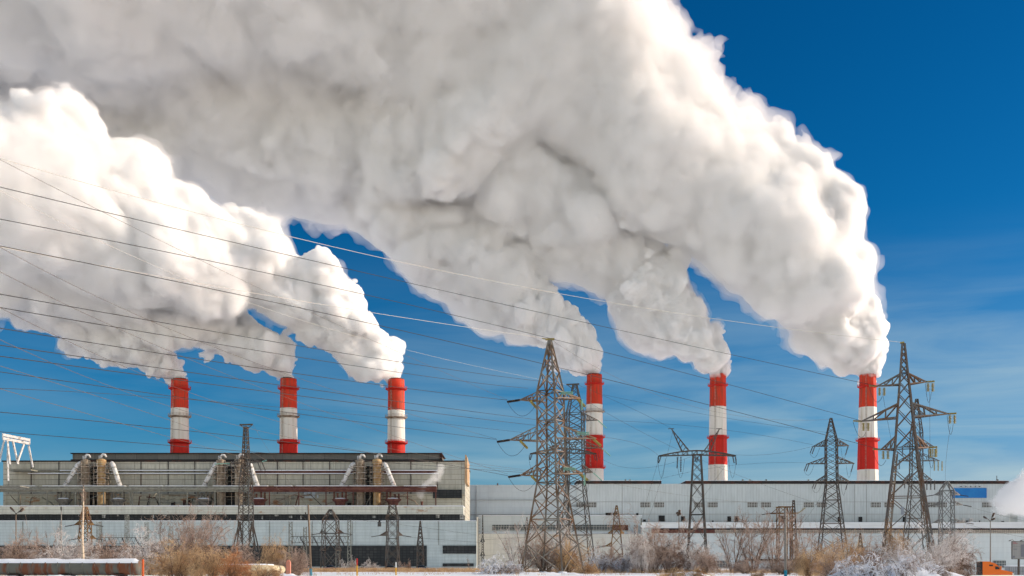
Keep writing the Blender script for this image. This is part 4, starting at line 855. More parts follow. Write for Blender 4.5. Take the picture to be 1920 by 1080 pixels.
# ------------------------------------------------------------------ overhead cables, each with its sag
def cable(pts, m, r, label, ext=True):
    """pts: three (photo x, photo y, distance); a parabola through them in space"""
    P = [at(*p) for p in pts]; x0, x1, x2 = [0, 0, 1]; 
    t1 = (P[1]-P[0]).length/((P[1]-P[0]).length+(P[2]-P[1]).length)
    def q(t):
        l0 = (t-t1)*(t-1)/(t1); l1 = t*(t-1)/(t1*(t1-1)); l2 = t*(t-t1)/(1-t1)
        return P[0]*l0 + P[1]*l1 + P[2]*l2
    n = 40; mb = MB(); mb.tube([q(i/n) for i in range(n+1)], r, 5)
    o = mb.build('overhead_cable', m, None); tag(o, label, 'cable', 'overhead power cables'); return o
C = M_CABLE; W = M_CABLEW; B_ = M_CABLEB
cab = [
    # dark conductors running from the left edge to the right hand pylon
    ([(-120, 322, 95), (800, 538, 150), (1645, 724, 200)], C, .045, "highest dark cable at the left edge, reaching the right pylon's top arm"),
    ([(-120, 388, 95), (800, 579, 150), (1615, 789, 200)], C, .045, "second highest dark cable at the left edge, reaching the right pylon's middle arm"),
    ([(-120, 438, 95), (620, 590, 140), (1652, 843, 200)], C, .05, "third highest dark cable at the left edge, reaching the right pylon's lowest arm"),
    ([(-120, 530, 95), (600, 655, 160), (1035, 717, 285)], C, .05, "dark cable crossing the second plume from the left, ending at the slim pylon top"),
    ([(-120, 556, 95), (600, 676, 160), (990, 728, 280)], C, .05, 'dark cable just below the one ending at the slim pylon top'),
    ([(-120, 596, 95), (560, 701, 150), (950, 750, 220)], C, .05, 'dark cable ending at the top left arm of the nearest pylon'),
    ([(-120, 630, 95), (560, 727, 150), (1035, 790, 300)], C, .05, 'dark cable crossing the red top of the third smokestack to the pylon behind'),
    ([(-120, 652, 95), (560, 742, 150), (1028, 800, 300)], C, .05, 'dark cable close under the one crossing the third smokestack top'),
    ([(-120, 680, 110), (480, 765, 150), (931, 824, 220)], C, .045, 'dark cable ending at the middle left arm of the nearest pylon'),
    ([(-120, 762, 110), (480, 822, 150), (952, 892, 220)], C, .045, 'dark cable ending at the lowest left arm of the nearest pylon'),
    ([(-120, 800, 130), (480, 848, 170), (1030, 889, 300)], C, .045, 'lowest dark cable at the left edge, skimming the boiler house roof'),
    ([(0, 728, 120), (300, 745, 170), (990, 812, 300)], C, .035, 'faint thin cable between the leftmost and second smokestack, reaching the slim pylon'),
    # bright or brown cables
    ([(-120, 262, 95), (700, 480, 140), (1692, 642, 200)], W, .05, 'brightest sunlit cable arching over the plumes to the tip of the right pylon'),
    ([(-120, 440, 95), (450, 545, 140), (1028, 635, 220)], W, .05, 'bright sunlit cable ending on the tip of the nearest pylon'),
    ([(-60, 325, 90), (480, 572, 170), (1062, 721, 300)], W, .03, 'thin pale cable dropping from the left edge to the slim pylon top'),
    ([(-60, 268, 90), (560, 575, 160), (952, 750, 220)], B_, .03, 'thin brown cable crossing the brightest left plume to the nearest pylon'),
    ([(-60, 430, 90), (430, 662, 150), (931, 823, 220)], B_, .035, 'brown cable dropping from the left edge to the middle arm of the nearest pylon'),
    ([(-60, 478, 90), (420, 700, 150), (952, 889, 220)], B_, .035, 'brown cable dropping steeply past the mouth of the second smokestack'),
    ([(-60, 545, 90), (430, 762, 160), (1028, 886, 300)], B_, .035, 'brown cable passing just right of the mouth of the leftmost smokestack'),
    ([(-60, 608, 90), (400, 786, 160), (1040, 888, 300)], B_, .035, 'brown cable crossing the red top of the leftmost smokestack'),
    ([(-60, 668, 90), (330, 792, 150), (500, 864, 250)], B_, .035, 'brown cable crossing the white band of the leftmost smokestack to the thin mast'),
    ([(-60, 712, 90), (320, 820, 150), (470, 861, 250)], B_, .035, 'brown cable running to the arm of the thin mast'),
    ([(1038, 640, 220), (1250, 747, 260), (1560, 786, 320)], B_, .035, 'pale cable sagging from the nearest pylon tip to the middle pylon tip'),
    ([(1085, 722, 300), (1210, 778, 310), (1262, 805, 300)], C, .035, "dark cable from the slim pylon top to the T-shaped pylon's left horn"),
    ([(1135, 820, 225), (1200, 834, 260), (1236, 856, 300)], C, .035, "short dark cable from the nearest pylon's right arm to the arched beam's left tip"),
    ([(1100, 752, 220), (1300, 856, 270), (1520, 940, 318)], C, .03, 'dark cable descending from the nearest pylon behind the T-shaped pylon'),
    ([(1131, 740, 300), (1400, 790, 310), (1560, 812, 320)], C, .035, 'dark cable crossing the upper white band of the second smokestack from the right'),
    ([(1131, 788, 300), (1350, 805, 310), (1524, 834, 320)], C, .035, 'dark cable ending at the top left arm of the middle pylon'),
    ([(1372, 852, 300), (1440, 852, 310), (1524, 837, 320)], C, .035, 'dark sagging cable from the arched beam up to the middle pylon'),
    ([(1240, 897, 300), (1380, 872, 310), (1514, 868, 320)], C, .03, 'dark cable rising to the middle arm of the middle pylon'),
    ([(1128, 860, 300), (1190, 878, 310), (1300, 855, 300)], C, .03, 'dark cable from the slim pylon lowest arm sagging to the T-shaped pylon'),
    ([(1140, 905, 225), (1330, 935, 260), (1560, 945, 320)], B_, .025, 'brown cable low across the white hall'),
    ([(1236, 858, 300), (1215, 930, 310), (1200, 990, 335)], C, .03, 'thin cable hanging from the left tip of the arched beam'),
    ([(1262, 806, 300), (1230, 930, 315), (1200, 1010, 335)], C, .03, 'thin cable dropping from the left horn of the T-shaped pylon'),
    ([(1368, 862, 300), (1300, 960, 300), (1274, 1000, 300)], C, .03, 'thin cable dropping from the right end of the arched beam'),
    ([(1592, 838, 320), (1540, 930, 300), (1490, 990, 260)], C, .03, 'thin cable dropping from the middle pylon towards the rusty frame'),
    ([(1743, 735, 200), (1744, 860, 240), (1745, 905, 285)], C, .03, 'vertical cable hanging from the top right arm of the right pylon'),
    ([(1782, 800, 200), (1774, 860, 260), (1773, 903, 340)], C, .03, 'cable dropping from the middle right arm tip to the grey square tower'),
    ([(1655, 738, 200), (1672, 830, 215), (1690, 900, 250)], C, .03, 'cable dropping from the top left arm of the right pylon'),
    ([(475, 798, 250), (540, 900, 280), (640, 1030, 330)], B_, .03, 'thin stay dropping from the T-topped mast across the maroon trestle'),
    ([(490, 880, 250), (560, 960, 280), (612, 1005, 330)], B_, .03, 'thin stay dropping from the mast arm to the round shouldered tower'),
    ([(645, 972, 330), (760, 985, 335), (893, 1003, 345)], C, .035, 'low cable along the pale blue wall, upper one'),
    ([(755, 1006, 332), (830, 1012, 335), (900, 1017, 335)], C, .035, 'low cable along the pale blue wall, lower one'),
    ([(905, 1012, 330), (1020, 1006, 320), (1140, 1000, 282)], C, .035, 'low cable behind the nearest pylon legs, upper one'),
    ([(905, 1042, 330), (1020, 1032, 320), (1140, 1022, 282)], C, .035, 'low cable behind the nearest pylon legs, lower one'),
    ([(1806, 947, 340), (1860, 962, 345), (1960, 985, 350)], C, .035, 'low cable leaving the grey square tower to the right edge, upper one'),
    ([(1810, 982, 340), (1860, 995, 345), (1960, 1014, 350)], C, .035, 'low cable leaving the grey square tower to the right edge, lower one'),
]
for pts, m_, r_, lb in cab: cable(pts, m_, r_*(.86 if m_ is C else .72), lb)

# ------------------------------------------------------------------ poles and lamps
def pole(px, D, ytop, lean, m, foot, label, nm='wooden_pole'):
    a = V3(X(px+lean, D), D, 0); b = at(px, ytop, D); root = empty(nm, a, label, 'pole')
    mb = MB(); mb.tube([a-V3(0, 0, .2), a.lerp(b, .5), b], [.2, .17, .13], 8); mb.build('shaft', m, root, smooth=True)
    mb = MB(); mb.tube([a+V3(0, 0, .02), a.lerp(b, foot)], [.225, .22], 8); mb.build('painted_foot', mat('teal_paint', (0.01, .23, .34), .6), root)
    mb = MB(); mb.bar(a.lerp(b, .86)+V3(-.5, -.1, 0), a.lerp(b, .86)+V3(0, -.1, 0), .14); mb.bar(a.lerp(b, .86)+V3(-.45, -.1, 0), a.lerp(b, .86)+V3(-.45, -.1, .35), .16); mb.build('bracket', M_STEELD, root)
M_WOOD = mat('weathered_wood', (0.23, 0.17, 0.12), .85, c2=(0.15, .11, .08), scale=2, stretch=(1, 1, .1)); M_CONC = mat('grey_concrete_pole', (.27, .25, .22), .85, c2=(.2, .18, .16), scale=1.5)
pole(578, 170, 946, 5, M_WOOD, .10, 'tall wooden pole with teal painted foot, right of the tangled bushes')
pole(1472.5, 150, 954, .5, M_CONC, .10, 'tall grey pole with bright blue foot in front of the rusty frame')
def lamp(px, D, ytop, heads, label, base=None):
    gz = ground_z(X(px, D), D); a = V3(X(px, D), D, gz); b = at(px, ytop, D); root = empty('street_lamp', a, label, 'street lamp', 'street and yard lamps')
    mb = MB(); mb.tube([a-V3(0, 0, .3), a.lerp(b, .5), b], [.16, .13, .09], 8); mb.build('post', M_WOOD if px < 100 else M_CONC, root, smooth=True)
    for (dx, dy) in heads:
        e = at(px+dx, ytop+dy, D); mb = MB(); mb.tube([b-V3(0, 0, .3), b.lerp(e, .6), e], .05, 6); mb.build('arm', M_STEELD, root)
        d = (e-b).normalized(); mb = MB(); mb.tube([e-d*.1, e+d*.25, e+d*.7, e+d*.85], [.08, .2, .22, .06], 8); mb.build('lamp_head', M_STEELD, root, smooth=True)
lamp(1857, 230, 976, [(3, -6), (2, -1), (-7, -4), (4, -8)], 'street lamp with four heads in front of the steam at the right edge')
lamp(30, 230, 962, [(-6, -6), (-3, -3), (5, -2), (8, -5)], 'street lamp with four heads near the left edge')
lamp(115, 230, 960, [(0, -3)], 'plain brown lamp post between the left lamp and the birch trunk')
def floodmast():
    D = 270; a = V3(X(1273, D), D, 0); b = at(1273, 960, D); root = empty('floodlight_mast', a, 'floodlight mast with round lamps just left of the T-shaped pylon', 'mast')
    mb = MB(); mb.tube([a, b], [.14, .08], 6); mb.build('post', M_STEELD, root)
    for dx, dy in ((-3, 2), (1, -2), (2, 3), (-1, 5)): 
        p = at(1273+dx, 960+dy, D); mb = MB(); mb.lathe(p, [(.05, .3), (.3, .15), (.36, -.15), (.02, -.16)], 10, axis=(0, -1, .2)); mb.build('floodlight', M_STEELD, root)
floodmast()
for (px, y, lb, cat_) in ((773, 977, None, None),):
    D = 329; root = empty('hanging_transformer', at(711, 985, D), 'small dark box hung on the cables left of the tower with swept arms', 'transformer')
    mb = MB(); mb.pbox(708, 714, 979, 987, D, 1.0); mb.build('tank', M_STEELD, root); mb = MB(); mb.lathe(at(711, 978.5, D)+V3(0, .5, 0), [(.35, -.2), (.25, .4), (.05, .8)], 8); mb.build('bushing', M_INSB, root)
    mb = MB(); mb.tube([at(711, 978, D)+V3(0, .5, 0), at(722, 972, D), at(730, 970, D)], .05, 5); mb.build('support_wire', M_CABLE, root)
# ------------------------------------------------------------------ vegetation
def twig_mesh(name, segs, m):
    A = np.array([s[0] for s in segs], np.float32); B = np.array([s[1] for s in segs], np.float32)
    ra = np.array([s[2] for s in segs], np.float32)[:, None]; rb = np.array([s[3] for s in segs], np.float32)[:, None]
    d = B-A; d /= np.linalg.norm(d, axis=1, keepdims=True)+1e-9
    up = np.where(np.abs(d[:, 2:3]) < .9, np.array([[0, 0, 1.]]), np.array([[1., 0, 0]]))
    u = np.cross(d, up); u /= np.linalg.norm(u, axis=1, keepdims=True)+1e-9; v = np.cross(d, u); n = len(A)
    V = np.zeros((n, 6, 3), np.float32)
    for k in range(3):
        o = u*math.cos(2.094*k)+v*math.sin(2.094*k); V[:, k] = A+o*ra; V[:, 3+k] = B+o*rb
    Fq = np.array([[0, 1, 4, 3], [1, 2, 5, 4], [2, 0, 3, 5]]); Q = (np.arange(n)*6)[:, None, None]+Fq[None]
    me = mesh_np(name, V.reshape(-1, 3), Q.reshape(-1, 4), smooth=False); me.materials.append(m); return me
def grow(rs, stems, H, spread, base, droop, kids, lr, levels, wob=.18, r0=.07, tuft=0.0, lean=(0, 0)):
    """arching stems with side twigs; returns thick and thin segments"""
    thick, thin = [], []
    def branch(p, d, Ln, r, lev, k0):
        n = 6 if lev == 0 else (4 if lev == 1 else 3); st = Ln/n; pts = [p]
        for i in range(n):
            d = d + np.array([rs.normal(0, wob), rs.normal(0, wob), rs.normal(0, wob*.6) - droop*(i+1)/n*(1 if lev == 0 else 1.3)]) + np.array([lean[0], lean[1], 0])*.1*i
            d = d/np.linalg.norm(d); q = p+d*st
            if q[2] < .05: q[2] = .05
            ra = r*(1-i/n*.75); rb = r*(1-(i+1)/n*.75)
            (thick if lev == 0 else thin).append((p, q, max(ra, .012), max(rb, .010))); p = q; pts.append(p)
            if lev < levels and (i > 0 or lev > 0):
                for _ in range(rs.poisson(kids[lev]/n)):
                    e = rs.normal(0, 1, 3); e -= d*e.dot(d); e /= np.linalg.norm(e)+1e-9
                    dd = d*.75+e*.75+np.array([0, 0, .15]); dd /= np.linalg.norm(dd)
                    branch(pts[-2]+(q-pts[-2])*rs.rand(), dd, Ln*lr*rs.uniform(.6, 1.2)*(1-.35*i/n), r*.42, lev+1, 0)
    for s in range(stems):
        a = rs.rand()*2*math.pi; t = rs.rand()**.6
        d = np.array([math.cos(a)*spread*t, math.sin(a)*spread*t, 1.0]); d /= np.linalg.norm(d)
        branch(np.array([math.cos(a)*base*rs.rand(), math.sin(a)*base*rs.rand(), 0.0]), d, H*rs.uniform(.7, 1.12), r0*rs.uniform(.6, 1.1), 0, 0)
    return thick, thin
M_BARK = mat('dark_bark', (.10, .065, .045), .9, c2=(.17, .12, .09), scale=.8)
M_FROSTB = mat('frosted_brown_twigs', (.47, .36, .30), .8, c2=(.20, .125, .09), scale=.35, lo=.42, hi=.6)
M_FROSTW = mat('hoar_frosted_twigs', (.72, .68, .66), .8, c2=(.36, .28, .24), scale=.4, lo=.45, hi=.62)
M_FROSTS = mat('snow_laden_twigs', (.74, .76, .82), .8, c2=(.30, .24, .21), scale=.6, lo=.52, hi=.62)
M_STRAW = mat('dry_straw_twigs', (.60, .42, .24), .8, c2=(.34, .19, .09), scale=.4, lo=.42, hi=.6)
M_RUSS = mat('russet_dry_stems', (.46, .19, .075), .8, c2=(.30, .15, .07), scale=.4, lo=.42, hi=.6)
PROTO = {}
def proto(key, seed, n=1, **kw):
    for i in range(n):
        rs = np.random.RandomState(seed+i); PROTO[key+str(i)] = grow(rs, **kw)
proto('dome', 10, 3, stems=34, H=4.4, spread=1.15, base=.9, droop=.26, kids=(15, 8), lr=.42, levels=2, r0=.05)
proto('fan', 20, 3, stems=9, H=8.0, spread=.50, base=.5, droop=.02, kids=(20, 10, 0), lr=.34, levels=2, wob=.10, r0=.10)
proto('plume', 30, 2, stems=40, H=6.4, spread=.75, base=1.0, droop=.20, kids=(14, 8), lr=.33, levels=2, wob=.10, r0=.04, lean=(.35, 0))
proto('weep', 40, 2, stems=90, H=5.6, spread=.55, base=.7, droop=.62, kids=(9, 4), lr=.38, levels=2, wob=.12, r0=.035)
proto('sapling', 50, 2, stems=2, H=7.0, spread=.25, base=.2, droop=.0, kids=(20, 8), lr=.26, levels=2, wob=.09, r0=.09)
proto('low', 60, 2, stems=50, H=2.3, spread=1.6, base=1.3, droop=.42, kids=(10, 5), lr=.45, levels=2, r0=.035)
PH = {}
for k, (a, b) in PROTO.items():
    P_ = np.array([s[1] for s in a+b]); PH[k] = (np.percentile(P_[:, 2], 95), np.percentile(np.abs(P_[:, 0]), 90))
CACHE = {}
def plant(key, px, D, ytop, halfw, m, label, name='frosted_bush', cat='bush', group=None, rz=None, gz=None, bark=None):
    """halfw in photo px, ytop the photo row of its top"""
    gz = ground_z(X(px, D), D) if gz is None else gz
    root = empty(name, (X(px, D), D, gz), label, cat, group)
    h = (Z(ytop, D)-gz)/PH[key][0]; w = halfw/F*D/PH[key][1]; rz = rnd.uniform(-.5, .5) if rz is None else rz
    for part, idx, mm in (('branches', 0, bark or M_BARK), ('twigs', 1, m)):
        ck = (key, part, mm.name)
        if ck not in CACHE: CACHE[ck] = twig_mesh(part, PROTO[key][idx], mm)
        o = bpy.data.objects.new(part, CACHE[ck]); col.objects.link(o); o.parent = root
    root.scale = (w, w, h); root.rotation_euler.z = rz
    return root
GB = 'frosted bushes along the field edge'
for a in [
    # left edge thicket behind the pipeline
    ('dome0', 18, 190, 1020, 40, M_FROSTB, 'low brown bush at the very left edge behind the pipeline'),
    ('dome1', 75, 195, 1018, 40, M_FROSTB, 'brown bush behind the pipeline just right of the left street lamp'),
    ('dome2', 128, 185, 1016, 42, M_FROSTW, 'frosted pinkish bush left of the birch trunk'),
    ('dome0', 186, 190, 1022, 40, M_FROSTB, 'frosted bush just right of the birch trunk'),
    ('dome1', 238, 200, 1026, 34, M_FROSTB, 'small brown bush behind the right end of the pipeline'),
    ('dome2', 276, 180, 1010, 36, M_FROSTW, 'greyish frosted bush left of the tallest beige bush'),
    # tall wind blown bush
    ('plume0', 338, 150, 992, 46, M_FROSTB, 'tall wind blown bush left of centre of the beige clump'),
    ('plume1', 372, 146, 968, 40, M_FROSTB, 'tallest beige bush with feathery leaning tips'),
    ('dome2', 330, 128, 1030, 40, M_STRAW, 'golden dry bush at the foot of the tallest beige bush'),
    ('weep0', 400, 125, 1034, 34, M_STRAW, 'golden drooping grass bush in the middle of the clump'),
    ('dome0', 430, 120, 1042, 30, M_RUSS, 'russet red bush right of the tallest beige bush'),
    ('sapling0', 432, 150, 1002, 12, M_FROSTB, 'thin sapling with frosted tip above the russet bush'),
    ('dome1', 462, 165, 1028, 34, M_FROSTB, 'brown tangled bush below the thin T-topped mast'),
    ('weep1', 516, 160, 1020, 20, M_STRAW, 'arching dry bush beside the salmon coloured block'),
    ('weep0', 560, 165, 1034, 14, M_FROSTB, 'narrow brown bush touching the wooden pole'),
    ('dome2', 540, 158, 1044, 26, M_FROSTB, 'low tangled bush behind the salmon coloured block'),
    ('low0', 494, 130, 1062, 30, M_STRAW, 'low straw tuft in front of the cream pipe'),
    # switchyard scraps
    ('low1', 655, 285, 1054, 14, M_FROSTW, 'small white frosted shrub below the round shouldered tower'),
    ('low0', 694, 285, 1056, 14, M_FROSTW, 'small white frosted shrub above the first parked cars'),
    ('low1', 760, 285, 1057, 11, M_FROSTB, 'small frosted shrub below the tower with swept arms'),
    ('sapling1', 880, 290, 1046, 7, M_FROSTB, 'tiny bare sapling under the dark windows at the lit corner'),
    # around the nearest pylon
    ('low0', 938, 190, 1052, 36, M_FROSTS, 'low snow laden shrub left of the nearest pylon'),
    ('fan0', 968, 235, 985, 34, M_FROSTW, 'tall frosted shrub with fanned stems at the left leg of the nearest pylon', 'bare_tree', 'tree'),
    ('sapling0', 985, 230, 978, 20, M_FROSTW, 'thin frosted tree rising beside the left leg of the nearest pylon', 'bare_tree', 'tree'),
    ('dome1', 1022, 228, 1008, 34, M_FROSTB, 'brown bush inside the nearest pylon'),
    ('dome2', 1062, 226, 1020, 28, M_STRAW, 'russet brown bush behind the right legs of the nearest pylon'),
    ('dome0', 1050, 240, 1000, 26, M_FROSTW, 'greyish frosted bush behind the nearest pylon'),
    ('low1', 1100, 205, 1060, 20, M_STRAW, 'low straw tuft right of the nearest pylon feet'),
    ('sapling1', 1118, 260, 1010, 14, M_FROSTB, 'small bare tree right of the nearest pylon', 'bare_tree', 'tree'),
    ('low0', 1122, 235, 1044, 30, M_FROSTS, 'bluish snow laden shrub between the nearest pylon and the creeper tower'),
    ('low1', 1158, 235, 1046, 28, M_FROSTS, 'bluish snow laden shrub under the creeper tower'),
    # bush mass in the middle right
    ('dome0', 1190, 245, 1012, 34, M_FROSTW, 'grey frosted bush just right of the creeper tower'),
    ('dome1', 1228, 235, 1000, 36, M_FROSTB, 'tall brown bush left of the floodlight mast'),
    ('fan1', 1252, 255, 982, 30, M_FROSTB, 'bare brown tree behind the bush mass left of the floodlight mast', 'bare_tree', 'tree'),
    ('weep0', 1206, 225, 1018, 18, M_FROSTW, 'pale drooping bush in front of the bush mass'),
    ('dome2', 1262, 230, 1020, 34, M_FROSTB, 'broad frosted bush below the floodlight mast'),
    ('dome0', 1304, 225, 1026, 36, M_FROSTW, 'broad frosted bush at the foot of the T-shaped pylon'),
    ('weep1', 1322, 215, 1036, 20, M_FROSTB, 'drooping brown bush right of the T-shaped pylon foot'),
    ('dome1', 1150, 240, 1030, 22, M_FROSTB, 'small brown bush at the foot of the creeper tower'),
    # bare trees
    ('fan0', 1374, 235, 974, 34, M_FROSTB, 'bare fan shaped tree, first of the row left of the blue footed pole', 'bare_tree', 'tree'),
    ('fan1', 1412, 238, 970, 34, M_FROSTB, 'bare fan shaped tree, second of the row left of the blue footed pole', 'bare_tree', 'tree'),
    ('fan2', 1448, 232, 972, 30, M_FROSTB, 'bare fan shaped tree nearest to the blue footed pole on its left', 'bare_tree', 'tree'),
    ('fan0', 1492, 240, 976, 28, M_FROSTB, 'bare fan shaped tree just right of the blue footed pole', 'bare_tree', 'tree'),
    ('sapling1', 1516, 230, 992, 14, M_FROSTB, 'slender bare tree left of the middle pylon', 'bare_tree', 'tree'),
    ('fan2', 1546, 245, 1002, 34, M_FROSTB, 'low bare tree under the middle pylon', 'bare_tree', 'tree'),
    ('dome1', 1400, 210, 1052, 30, M_FROSTB, 'low brown bush at the feet of the bare tree row'),
    ('dome2', 1470, 190, 1046, 34, M_FROSTB, 'low dark brown bush behind the blue footed pole'),
    # beige clumps in front of the middle pylon
    ('weep0', 1516, 145, 1036, 22, M_STRAW, 'beige weeping clump, leftmost one under the middle pylon'),
    ('weep1', 1552, 150, 1032, 24, M_STRAW, 'beige weeping clump right under the middle pylon'),
    ('plume1', 1586, 155, 1012, 24, M_STRAW, 'tall feathery beige clump right of the middle pylon'),
    ('dome0', 1560, 140, 1052, 34, M_FROSTB, 'dark brown bush in front of the beige clumps'),
    # around the right pylon
    ('dome2', 1630, 190, 1020, 34, M_FROSTB, 'brown bush at the left leg of the big right pylon'),
    ('weep0', 1682, 196, 1004, 22, M_STRAW, 'golden brown bush in the middle of the big right pylon'),
    ('dome1', 1700, 180, 1022, 40, M_FROSTW, 'frosted bush in front of the big right pylon'),
    ('plume0', 1768, 165, 1000, 40, M_FROSTW, 'large frosted bush right of the big right pylon'),
    ('dome0', 1790, 172, 1016, 30, M_FROSTB, 'rounded frosted bush at the right end of the thicket'),
    ('plume1', 1745, 150, 1034, 36, M_FROSTW, 'feathery frosted bush over the snow bank'),
    ('low0', 1606, 118, 1056, 40, M_FROSTS, 'snow laden shrub on the left end of the snow bank'),
    ('low1', 1668, 116, 1048, 46, M_FROSTS, 'snow laden shrub on the crest of the snow bank'),
    ('low0', 1730, 118, 1052, 42, M_FROSTS, 'snow laden shrub on the right part of the snow bank'),
    ('low1', 1290, 150, 1068, 30, M_STRAW, 'straw heap tuft on the small snow mound below the T-shaped pylon'),
    ('low1', 1420, 150, 1073, 12, M_STRAW, 'tiny straw tuft left of the blue footed pole'),
    ('low0', 1800, 150, 1068, 16, M_FROSTB, 'low tuft near the truck'),
]: plant(*a[:7], **(dict(name=a[7], cat=a[8], group='bare trees before the white hall') if len(a) > 7 else dict(group=GB)))
for i, (px, yt) in enumerate(((48, 1000), (66, 985), (98, 992), (112, 996), (180, 1005))):
    plant('sapling%d' % (i % 2), px, 200+i*4, yt, 12, M_FROSTB, ['thin bare sapling nearest to the left street lamp', 'tallest thin bare sapling of the left group', 'thin bare sapling third from the left edge', 'thin bare sapling beside the plain lamp post', 'thin bare sapling right of the birch'][i], 'bare_tree', 'tree', 'thin bare saplings at the left')
# creeper on the brown tower
def creeper():
    rs = np.random.RandomState(77); th, tn = [], []; D = 279
    for k in range(60):
        c = at(rs.choice((1150, 1158, 1166, 1174))+rs.normal(0, 4), 974+rs.normal(0, 9), D); p = np.array(c)
        d = rs.normal(0, 1, 3); d[2] = abs(d[2])*.3; d /= np.linalg.norm(d)
        for i in range(7):
            d = d+rs.normal(0, .35, 3)+np.array([0, 0, -.28]); d /= np.linalg.norm(d); q = p+d*.6; (tn).append((p, q, .035, .03)); p = q
    root = empty('creeper', at(1158, 1000, D), 'dry brown creeper hanging in clumps on the brown lattice tower', 'creeper')
    o = bpy.data.objects.new('stems', twig_mesh('stems', tn, M_FROSTB)); col.objects.link(o); o.parent = root; o.matrix_parent_inverse = Matrix.Translation(root.location).inverted()
creeper()
def birch():
    D = 138; base = V3(X(156, D), D, 0); root = empty('birch_tree', base, 'thin pale birch trunk in front of the left part of the boiler house', 'tree')
    pts = [base-V3(0, 0, .1)]+[at(x, y, D) for x, y in ((156, 1040), (154.5, 1010), (155, 980), (156.5, 950), (156, 925), (157, 912))]
    mb = MB(); mb.tube(pts, [.17, .16, .14, .13, .10, .06, .03], 8)
    mb.build('trunk', mat('birch_bark', (.66, .52, .38), .8, c2=(.12, .09, .07), scale=3.5, stretch=(.6, .6, 2.5), lo=.56, hi=.62), root, smooth=True)
    rs = np.random.RandomState(3); tn = []
    for k in range(46):
        t = rs.uniform(.45, 1); p = np.array(pts[1].lerp(pts[-1], t)); a = rs.rand()*6.28; d = np.array([math.cos(a)*.6, math.sin(a)*.6, .8])
        L_ = rs.uniform(.6, 1.5)*(1.25-t)*1.3
        for i in range(4):
            d = d+rs.normal(0, .2, 3); d /= np.linalg.norm(d); q = p+d*L_/4; tn.append((p, q, .02, .014)); p = q
            for _ in range(2): e = d+rs.normal(0, .6, 3); e /= np.linalg.norm(e); tn.append((q, q+e*L_/5, .013, .01))
    o = bpy.data.objects.new('twigs', twig_mesh('twigs', tn, M_FROSTB)); col.objects.link(o); o.parent = root; o.matrix_parent_inverse = Matrix.Translation(root.location).inverted()
birch()
def dry_grass():
    rs = np.random.RandomState(9); A, B, rr = [], [], []
    def band(x0, x1, D0, D1, n, h, clump=6):
        for _ in range(n):
            px = rs.uniform(x0, x1); D = rs.uniform(D0, D1); cx, cy = X(px, D), D
            for k in range(clump):
                x, y = cx+rs.normal(0, .35), cy+rs.normal(0, .35); z = ground_z(x, y); hh = h*rs.uniform(.4, 1.2)
                m1 = np.array([x+rs.normal(0, .12), y+rs.normal(0, .12), z+hh*.6]); A.append((np.array([x, y, z-.05]), m1, .022, .02)); A.append((m1, m1+np.array([rs.normal(0, .22), rs.normal(0, .22), hh*.35]), .02, .01))
    band(555, 905, 262, 282, 900, 1.0, 8); band(-20, 560, 165, 200, 700, 1.0); band(905, 1500, 225, 262, 800, .9)
    band(1500, 1780, 160, 220, 700, 1.1); band(-20, 1700, 170, 260, 350, .5, 4); band(1240, 1330, 150, 160, 120, .45, 8)
    o = bpy.data.objects.new('dry_grass', twig_mesh('dry_grass', A, M_STRAW)); col.objects.link(o); tag(o, 'tan dry grass poking out of the snow along the field', 'grass', kind='stuff')
dry_grass()

# ------------------------------------------------------------------ snow banks
def bank(px0, px1, D, ytop, dep, label, seed, m=None, dy=0):
    n, k = 60, 14; V = []; x0, x1 = X(px0, D), X(px1, D); zt = Z(ytop, D)
    for j in range(k+1):
        for i in range(n+1):
            u, v = i/n, j/k; e = math.sin(math.pi*u)**.6*math.sin(math.pi*v)**.8
            nz_ = .72+.5*mnoise.noise(Vector((u*(x1-x0)*.45+seed, v*2.2, seed)))+.25*mnoise.noise(Vector((u*(x1-x0)*1.3+seed, v*6, seed)))
            x = x0+(x1-x0)*u; y = D+dep*(v-.5)+dy; V.append((x, y, ground_z(x, y)-.12+zt*e*max(nz_, .2)))
    Fc = [(j*(n+1)+i, j*(n+1)+i+1, (j+1)*(n+1)+i+1, (j+1)*(n+1)+i) for j in range(k) for i in range(n)]
    me = bpy.data.meshes.new('snow_bank'); me.from_pydata(V, [], Fc); me.polygons.foreach_set('use_smooth', [True]*len(Fc)); me.materials.append(m or M_SNOW)
    o = bpy.data.objects.new('snow_bank', me); col.objects.link(o); tag(o, label, 'snow bank', 'snow banks on the field')
bank(1560, 1790, 122, 1050, 16, 'large bluish snow bank under the snow laden shrubs at the right', 4.2)
bank(1248, 1338, 152, 1067, 5, 'small snow mound below the T-shaped pylon', 8.1)
bank(470, 600, 140, 1072, 5, 'low snow heap left of the wooden pole foot', 2.4)
bank(900, 1120, 190, 1070, 8, 'flat snow drift around the feet of the nearest pylon', 6.3)
bank(-80, 330, 108, 1074, 5, 'low snow drift in front of the old pipeline', 9.3)

